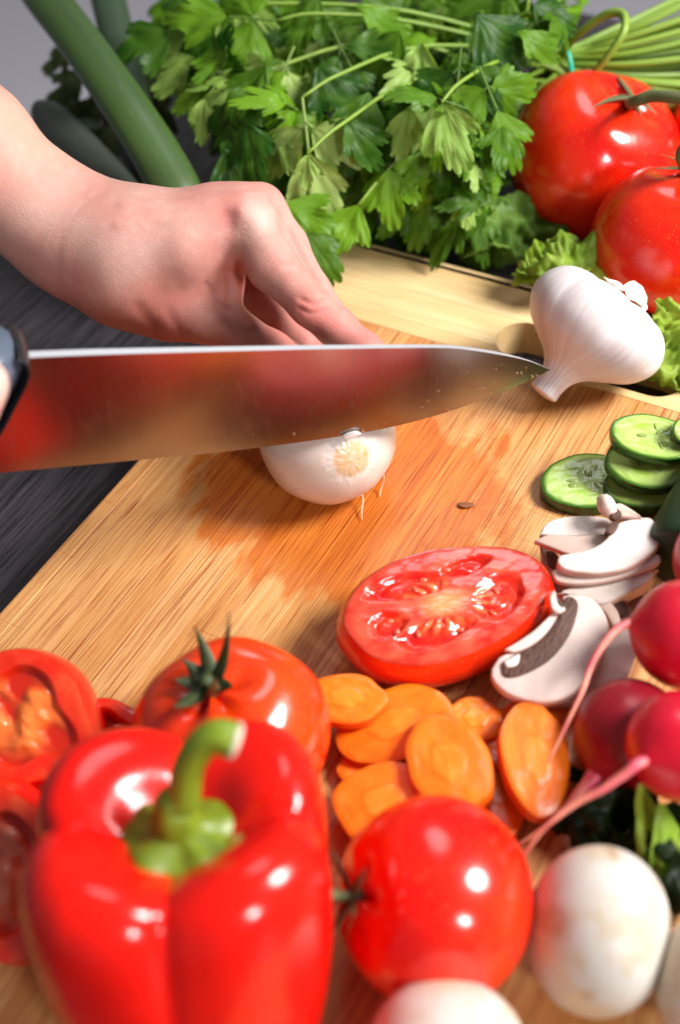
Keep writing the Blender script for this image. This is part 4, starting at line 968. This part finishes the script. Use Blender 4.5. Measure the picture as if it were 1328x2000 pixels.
lettuce('dark green radish leaves added for the deep shade under the radish pile', (1260, 1640), [(1200, 1530, .022, -.1, 1, 150, .9, 53), (1255, 1560, .020, .2, 1, 170, .9, 55), (1330, 1560, .024, -.1, 1, 200, .9, 57), (1340, 1660, .024, .1, 1, 170, .9, 59), (1270, 1500, .018, -.7, .8, 150, .9, 61), (1300, 1620, .022, -.5, 1, 150, 1., 63)], 'shade_leaf', None)  # extra leaves that darken the board where the radish shadow falls
bpy.context.view_layer.update()

# ------------------------------------------------------------------ leek leaves at the top left
LG = 'green leek leaves lying behind the hand'
def leek(label, pts, r, mat, flat=.7, **kw):
    P = [U(*p) for p in pts]; o = tube('leek_leaf', P, [q / scale_at(p) for q, p in zip(r, P)], mat, None, nc=28, n=8, flat=flat, ribs=9, ribamp=.012, **kw); return tag(o, label, 'leek', LG)
leek('thick bright green leek leaf running diagonally down to the hand', [(45, -75, .10), (95, 0, .095), (165, 92, .09), (250, 214, .078), (312, 312, .064), (356, 395, .05), (400, 470, .03)], [44, 44, 44, 47, 50, 52, 45], 'leek_bright')
leek('straight bluish green leek leaf behind the diagonal one', [(196, -60, .07), (212, 0, .065), (238, 110, .055), (268, 220, .045), (305, 340, .03)], [34, 34, 34, 34, 30], 'leek_green')
leek('dull grey green leek leaf with blunt end beside the forearm', [(78, 206, .04), (98, 228, .04), (165, 300, .035), (240, 390, .03), (300, 480, .02)], [16, 34, 42, 46, 40], 'leek_grey')
leek('thin dark leek leaf between the diagonal leaf and the hand', [(240, 270, .02), (262, 340, .02), (290, 430, .02)], [12, 14, 14], 'leek_grey')
leek('short pale green leek stub beside the grey green leaf', [(108, 190, .02), (135, 215, .02), (180, 270, .015)], [20, 26, 30], 'leek_green')
leafy('olive_leaf', (0.03, 0.045, 0.012), (0.07, 0.085, 0.03), (0.12, 0.13, 0.06), 4)
LO = [leaf_mesh('celery_leaf', 90 + k, 3, .9, 2, 'olive_leaf', 1.2) for k in range(2)]
fol = thing('celery_leaves', 'olive drooping leaves half hidden behind the diagonal leek leaf', 'celery', U(170, 200, -.02))
for px, py, z, dx, dy, sz in ((150, 100, .04, -1, .4, 75), (165, 145, .04, -.8, .6, 85), (190, 190, .03, -.4, 1, 90), (230, 240, .02, -.3, 1, 100), (200, 150, .03, .2, 1, 110), (300, 60, .05, -.2, 1, 90), (310, 110, .05, .3, 1, 90), (290, 170, .04, .2, 1, 90), (140, 200, .02, -.3, 1, 90)):
    place('leaf', LO[rl.choice((0, 1))], fol, U(px, py, z), to_dir(px, py, dx, dy, z, .2), R[:, 2] + rng.normal(0, .3, 3), sz / scale_at(U(px, py, z)))

# ------------------------------------------------------------------ the person's hands
def surface_nets(Fd, o, h):
    S = Fd < 0; nx, ny, nz_ = Fd.shape
    corners = [(i, j, k) for i in (0, 1) for j in (0, 1) for k in (0, 1)]
    cells = np.zeros((nx - 1, ny - 1, nz_ - 1), int)
    for i, j, k in corners: cells += S[i:nx - 1 + i, j:ny - 1 + j, k:nz_ - 1 + k]
    act = (cells > 0) & (cells < 8); idx = -np.ones(act.shape, int); I = np.argwhere(act); idx[act] = np.arange(len(I))
    acc = np.zeros((len(I), 3)); cnt = np.zeros(len(I))
    for a in corners:
        for ax in range(3):
            if a[ax]: continue
            b = list(a); b[ax] = 1
            fa = Fd[I[:, 0] + a[0], I[:, 1] + a[1], I[:, 2] + a[2]]; fb = Fd[I[:, 0] + b[0], I[:, 1] + b[1], I[:, 2] + b[2]]
            mk = (fa < 0) != (fb < 0); t = np.where(mk, fa / np.where(mk, fa - fb, 1), 0)
            p = np.tile(np.array(a, float), (len(I), 1)); p[:, ax] = t; acc[mk] += p[mk]; cnt[mk] += 1
    V = o + (I + acc / cnt[:, None]) * h; Fc = []
    for ax in range(3):
        u, v = (ax + 1) % 3, (ax + 2) % 3; sl0 = [slice(None)] * 3; sl1 = [slice(None)] * 3; sl0[ax] = slice(0, -1); sl1[ax] = slice(1, None)
        E0, E1 = S[tuple(sl0)], S[tuple(sl1)]; X = np.argwhere(E0 != E1); X = X[(X[:, u] > 0) & (X[:, v] > 0)]
        X = X[(X[:, u] < Fd.shape[u] - 1) & (X[:, v] < Fd.shape[v] - 1)]
        flip = E0[X[:, 0], X[:, 1], X[:, 2]]
        def g(du, dv):
            Y = X.copy(); Y[:, u] -= du; Y[:, v] -= dv; return idx[Y[:, 0], Y[:, 1], Y[:, 2]]
        q = np.stack([g(1, 1), g(0, 1), g(0, 0), g(1, 0)], 1); q[~flip] = q[~flip][:, ::-1]; Fc.append(q)
    return V, np.vstack(Fc)
def sd_cone(P, a, b, ra, rb):
    ba = b - a; t = np.clip(((P - a) @ ba) / (ba @ ba), 0, 1); t = t * 1.0
    return np.linalg.norm(P - (a + t[..., None] * ba), axis=-1) - (ra + (rb - ra) * t)
def build_flesh(name, chains, h, parent, mat, creases, redness, smooth_k=.006, palette=None):
    pts = np.array([p for ch, kk in chains for p, r in ch]); rmax = .045
    lo, hi = pts.min(0) - rmax, pts.max(0) + rmax; n = np.ceil((hi - lo) / h).astype(int)
    G = np.stack(np.meshgrid(*[lo[i] + np.arange(n[i]) * h for i in range(3)], indexing='ij'), -1).astype(np.float32)
    Fd = np.full(G.shape[:3], .2, np.float32)
    for ch, kk in chains:
        d_ = np.full(G.shape[:3], .2, np.float32)
        for (a, ra), (b, rb) in zip(ch[:-1], ch[1:]):
            l2 = np.floor((np.minimum(a, b) - max(ra, rb) - .03 - lo) / h).astype(int).clip(0); h2 = np.ceil((np.maximum(a, b) + max(ra, rb) + .03 - lo) / h).astype(int)
            s_ = tuple(slice(l2[i], max(l2[i] + 1, min(h2[i], n[i]))) for i in range(3))
            q = sd_cone(G[s_], a.astype(np.float32), b.astype(np.float32), ra, rb); d0 = d_[s_]; k = .004
            hh = np.clip(.5 + .5 * (d0 - q) / k, 0, 1); d_[s_] = d0 * (1 - hh) + q * hh - k * hh * (1 - hh)
        k = kk; hh = np.clip(.5 + .5 * (Fd - d_) / k, 0, 1); Fd = Fd * (1 - hh) + d_ * hh - k * hh * (1 - hh)
    V, Fc = surface_nets(Fd, lo, h)
    # smooth
    E_ = np.vstack([Fc[:, [0, 1]], Fc[:, [1, 2]], Fc[:, [2, 3]], Fc[:, [3, 0]]]); cnt = np.bincount(E_.ravel(), minlength=len(V)).astype(float)
    for it in range(6):
        acc = np.zeros_like(V)
        for c in range(3): acc[:, c] = np.bincount(E_[:, 0], V[E_[:, 1], c], len(V)) + np.bincount(E_[:, 1], V[E_[:, 0], c], len(V))
        V = V * .4 + acc / cnt[:, None] * .6
    fn = np.cross(V[Fc[:, 2]] - V[Fc[:, 0]], V[Fc[:, 3]] - V[Fc[:, 1]]); N = np.zeros_like(V)
    for j in range(4):
        for c in range(3): N[:, c] += np.bincount(Fc[:, j], fn[:, c], len(V))
    N /= np.linalg.norm(N, axis=1)[:, None] + 1e-12
    Q = (V - CAM) @ R; PX = np.column_stack([664 + F_PX * Q[:, 0] / -Q[:, 2], 1000 - F_PX * Q[:, 1] / -Q[:, 2]]); face = np.clip((N * -(V - CAM)).sum(1) * 6, 0, 1)
    disp = np.zeros(len(V)); crease_dark = np.zeros(len(V))
    for poly, wd, dep in creases:
        P = catmull(np.array(poly, float), 6); best = np.full(len(V), 1e9)
        for a, b in zip(P[:-1], P[1:]):
            t = np.clip(((PX - a) @ (b - a)) / ((b - a) @ (b - a)), 0, 1); best = np.minimum(best, np.linalg.norm(PX - (a + t[:, None] * (b - a)), axis=1))
        disp -= dep * np.exp(-(best / wd) ** 2) * face
        if dep > 0: crease_dark += np.exp(-(best / wd) ** 2) * face * min(1, dep / .0005) * .5
    V = V + N * disp[:, None]
    base_ = vec((.58, .30, .245)); cc = np.tile(base_, (len(V), 1)); big = np.array([noise.noise(Vector(v) * 60) for v in V]); fine = np.array([noise.noise(Vector(v) * 260) for v in V])
    cc = cc + (vec((.58, .22, .18)) - cc) * np.clip(.28 + big * .8, 0, 1)[:, None]; cc = cc + (vec((.70, .45, .38)) - cc) * np.clip(fine * .4, 0, .4)[:, None]
    for (x, y, rr, col_, am) in redness:
        k = np.exp(-(((PX[:, 0] - x) ** 2 + (PX[:, 1] - y) ** 2) / rr ** 2)); cc = cc + (vec(col_) - cc) * (k * am)[:, None]
    cc = cc * (1 - .25 * np.clip(crease_dark, 0, 1))[:, None] + vec((.08, 0, 0)) * np.clip(crease_dark, 0, 1)[:, None]  # crease darkening and redness put into the skin colour
    return mesh(name, V, Fc, mat, parent, col=cc)
m = M('skin'); pv = m.pos((1, 1, 1), obj=True)
vo = m.n('ShaderNodeTexVoronoi', {'Vector': m.n('ShaderNodeMapping', {'Vector': pv, 'Scale': (700, 1900, 1500), 'Rotation': (.3, .5, .6)}).outputs[0], 'Scale': 1.0}, feature='DISTANCE_TO_EDGE').outputs['Distance']
fn_ = m.noise(m.n('ShaderNodeMapping', {'Vector': pv, 'Scale': (260, 1100, 700), 'Rotation': (.2, .4, .8)}).outputs[0], 1, 4, .6)
m.p(Base_Color=m.vcol(), Roughness=m.math('ADD', .36, m.math('MULTIPLY', fn_, .2)), Specular_IOR_Level=.45); sss(m, .35, (1, .35, .2), .004)
m.bump(m.math('ADD', m.ramp(vo, (0.0, 0.0), (.12, .5)), m.math('MULTIPLY', fn_, 1.2)), .0003, .6); MAT['skin'] = m.m
def J(px, py, z, rpx):
    p = U(px, py, z); return (p, rpx / scale_at(p))
person = thing('person', 'bare left hand and forearm holding the onion while the right hand grips the knife', 'person', U(60, 400, -.02))
def pc_(px, py, z): return U(px, py, z)
chains = [
 ([J(-230, 150, .150, 140), J(-60, 292, .125, 132), J(50, 390, .105, 108), J(130, 450, .095, 74)], .010),            # forearm to wrist
 ([J(90, 360, .095, 60), J(165, 425, .095, 50), J(250, 470, .095, 50)], .02),
 ([J(130, 458, .093, 74), J(250, 490, .088, 92), J(360, 480, .092, 70), J(470, 432, .097, 50), ], .02),                  # index metacarpal
 ([J(150, 450, .085, 66), J(300, 452, .090, 66), J(420, 425, .093, 58), J(508, 408, .093, 44)], .02),                     # middle metacarpal
 ([J(150, 450, .075, 68), J(300, 470, .072, 72), J(440, 440, .075, 50)], .02),
 ([J(140, 480, .080, 85), J(240, 555, .072, 80), J(330, 600, .062, 62)], .02),                                            # thenar
 ([J(300, 580, .064, 62), J(400, 625, .060, 44), J(480, 658, .055, 38), J(530, 680, .050, 34), J(590, 705, .044, 28)], .010),  # thumb
 ([J(390, 520, .075, 62), J(436, 550, .070, 34)], .02),
 ([J(480, 430, .097, 50), J(532, 520, .088, 48), J(607, 598, .080, 39), J(655, 640, .072, 36), J(715, 682, .064, 31), J(765, 722, .054, 25)], .007),   # index
 ([J(512, 405, .092, 44), J(560, 480, .080, 40), J(612, 570, .068, 34), J(665, 640, .058, 32), J(735, 700, .048, 28)], .004),   # middle
 ([J(470, 420, .080, 40), J(545, 480, .066, 36), J(600, 560, .052, 30), J(660, 640, .040, 26), J(720, 690, .032, 24)], .004),
 ([J(420, 460, .066, 46), J(472, 552, .054, 44), J(528, 622, .044, 40), J(595, 672, .034, 32), J(660, 700, .024, 22)], .003),
]
cre = [([(588, 584), (612, 594), (638, 586)], 5, .0009), ([(584, 602), (608, 612), (642, 602)], 5, .0009), ([(600, 620), (616, 622), (640, 614)], 3, .0003),
 ([(444, 530), (450, 560), (446, 592)], 7, .0016), ([(462, 530), (474, 556), (476, 566)], 5, .0009), ([(480, 540), (492, 566)], 4, .0007), ([(404, 556), (425, 580), (446, 596)], 6, .0008),
 ([(205, 376), (160, 402), (122, 460), (112, 520), (118, 560)], 10, .0003), ([(170, 372), (130, 410), (104, 470), (90, 530)], 9, .0002),
 ([(270, 600), (300, 640), (320, 672)], 14, .0006), ([(330, 610), (352, 650)], 10, .0003), ([(480, 648), (500, 640), (520, 642)], 4, .0005),
 ([(300, 410), (380, 405), (440, 400)], 14, -.0006), ([(478, 416), (500, 428)], 26, -.0024), ([(230, 440), (320, 428), (400, 418), (470, 412)], 9, -.0006), ([(240, 400), (330, 396), (430, 388), (505, 378)], 9, -.0006), ([(520, 470), (560, 540)], 20, -.0005), ([(530, 390), (560, 440), (600, 520), (634, 570)], 5, .0008), ([(440, 412), (452, 425), (450, 440)], 14, .0007)]
RED = (.66, .17, .14); PALE = (.80, .60, .52)
red = [(450, 410, 40, RED, .45), (600, 610, 50, RED, .7), (655, 650, 60, RED, .5), (470, 540, 45, RED, .55), (150, 560, 90, RED, .35), (320, 640, 90, RED, .45), (230, 500, 70, PALE, .35), (505, 425, 34, PALE, .5),
       (90, 430, 80, PALE, .3), (520, 380, 30, RED, .3), (720, 670, 50, RED, .5), (60, 250, 120, (.74, .42, .30), .5), (540, 660, 40, RED, .4)]
build_flesh('left_hand', chains, .00125, person, 'skin', cre, red)
rh = [([J(-150, 690, .150, 52), J(-80, 712, .152, 46), J(-32, 748, .152, 44), J(-52, 795, .150, 36)], .01), ([J(-150, 760, .15, 60), J(-80, 800, .150, 50), J(-62, 812, .148, 38)], .01)]
o = build_flesh('right_hand', rh, .00125, person, 'skin', [], [(0, 740, 60, PALE, .6)])
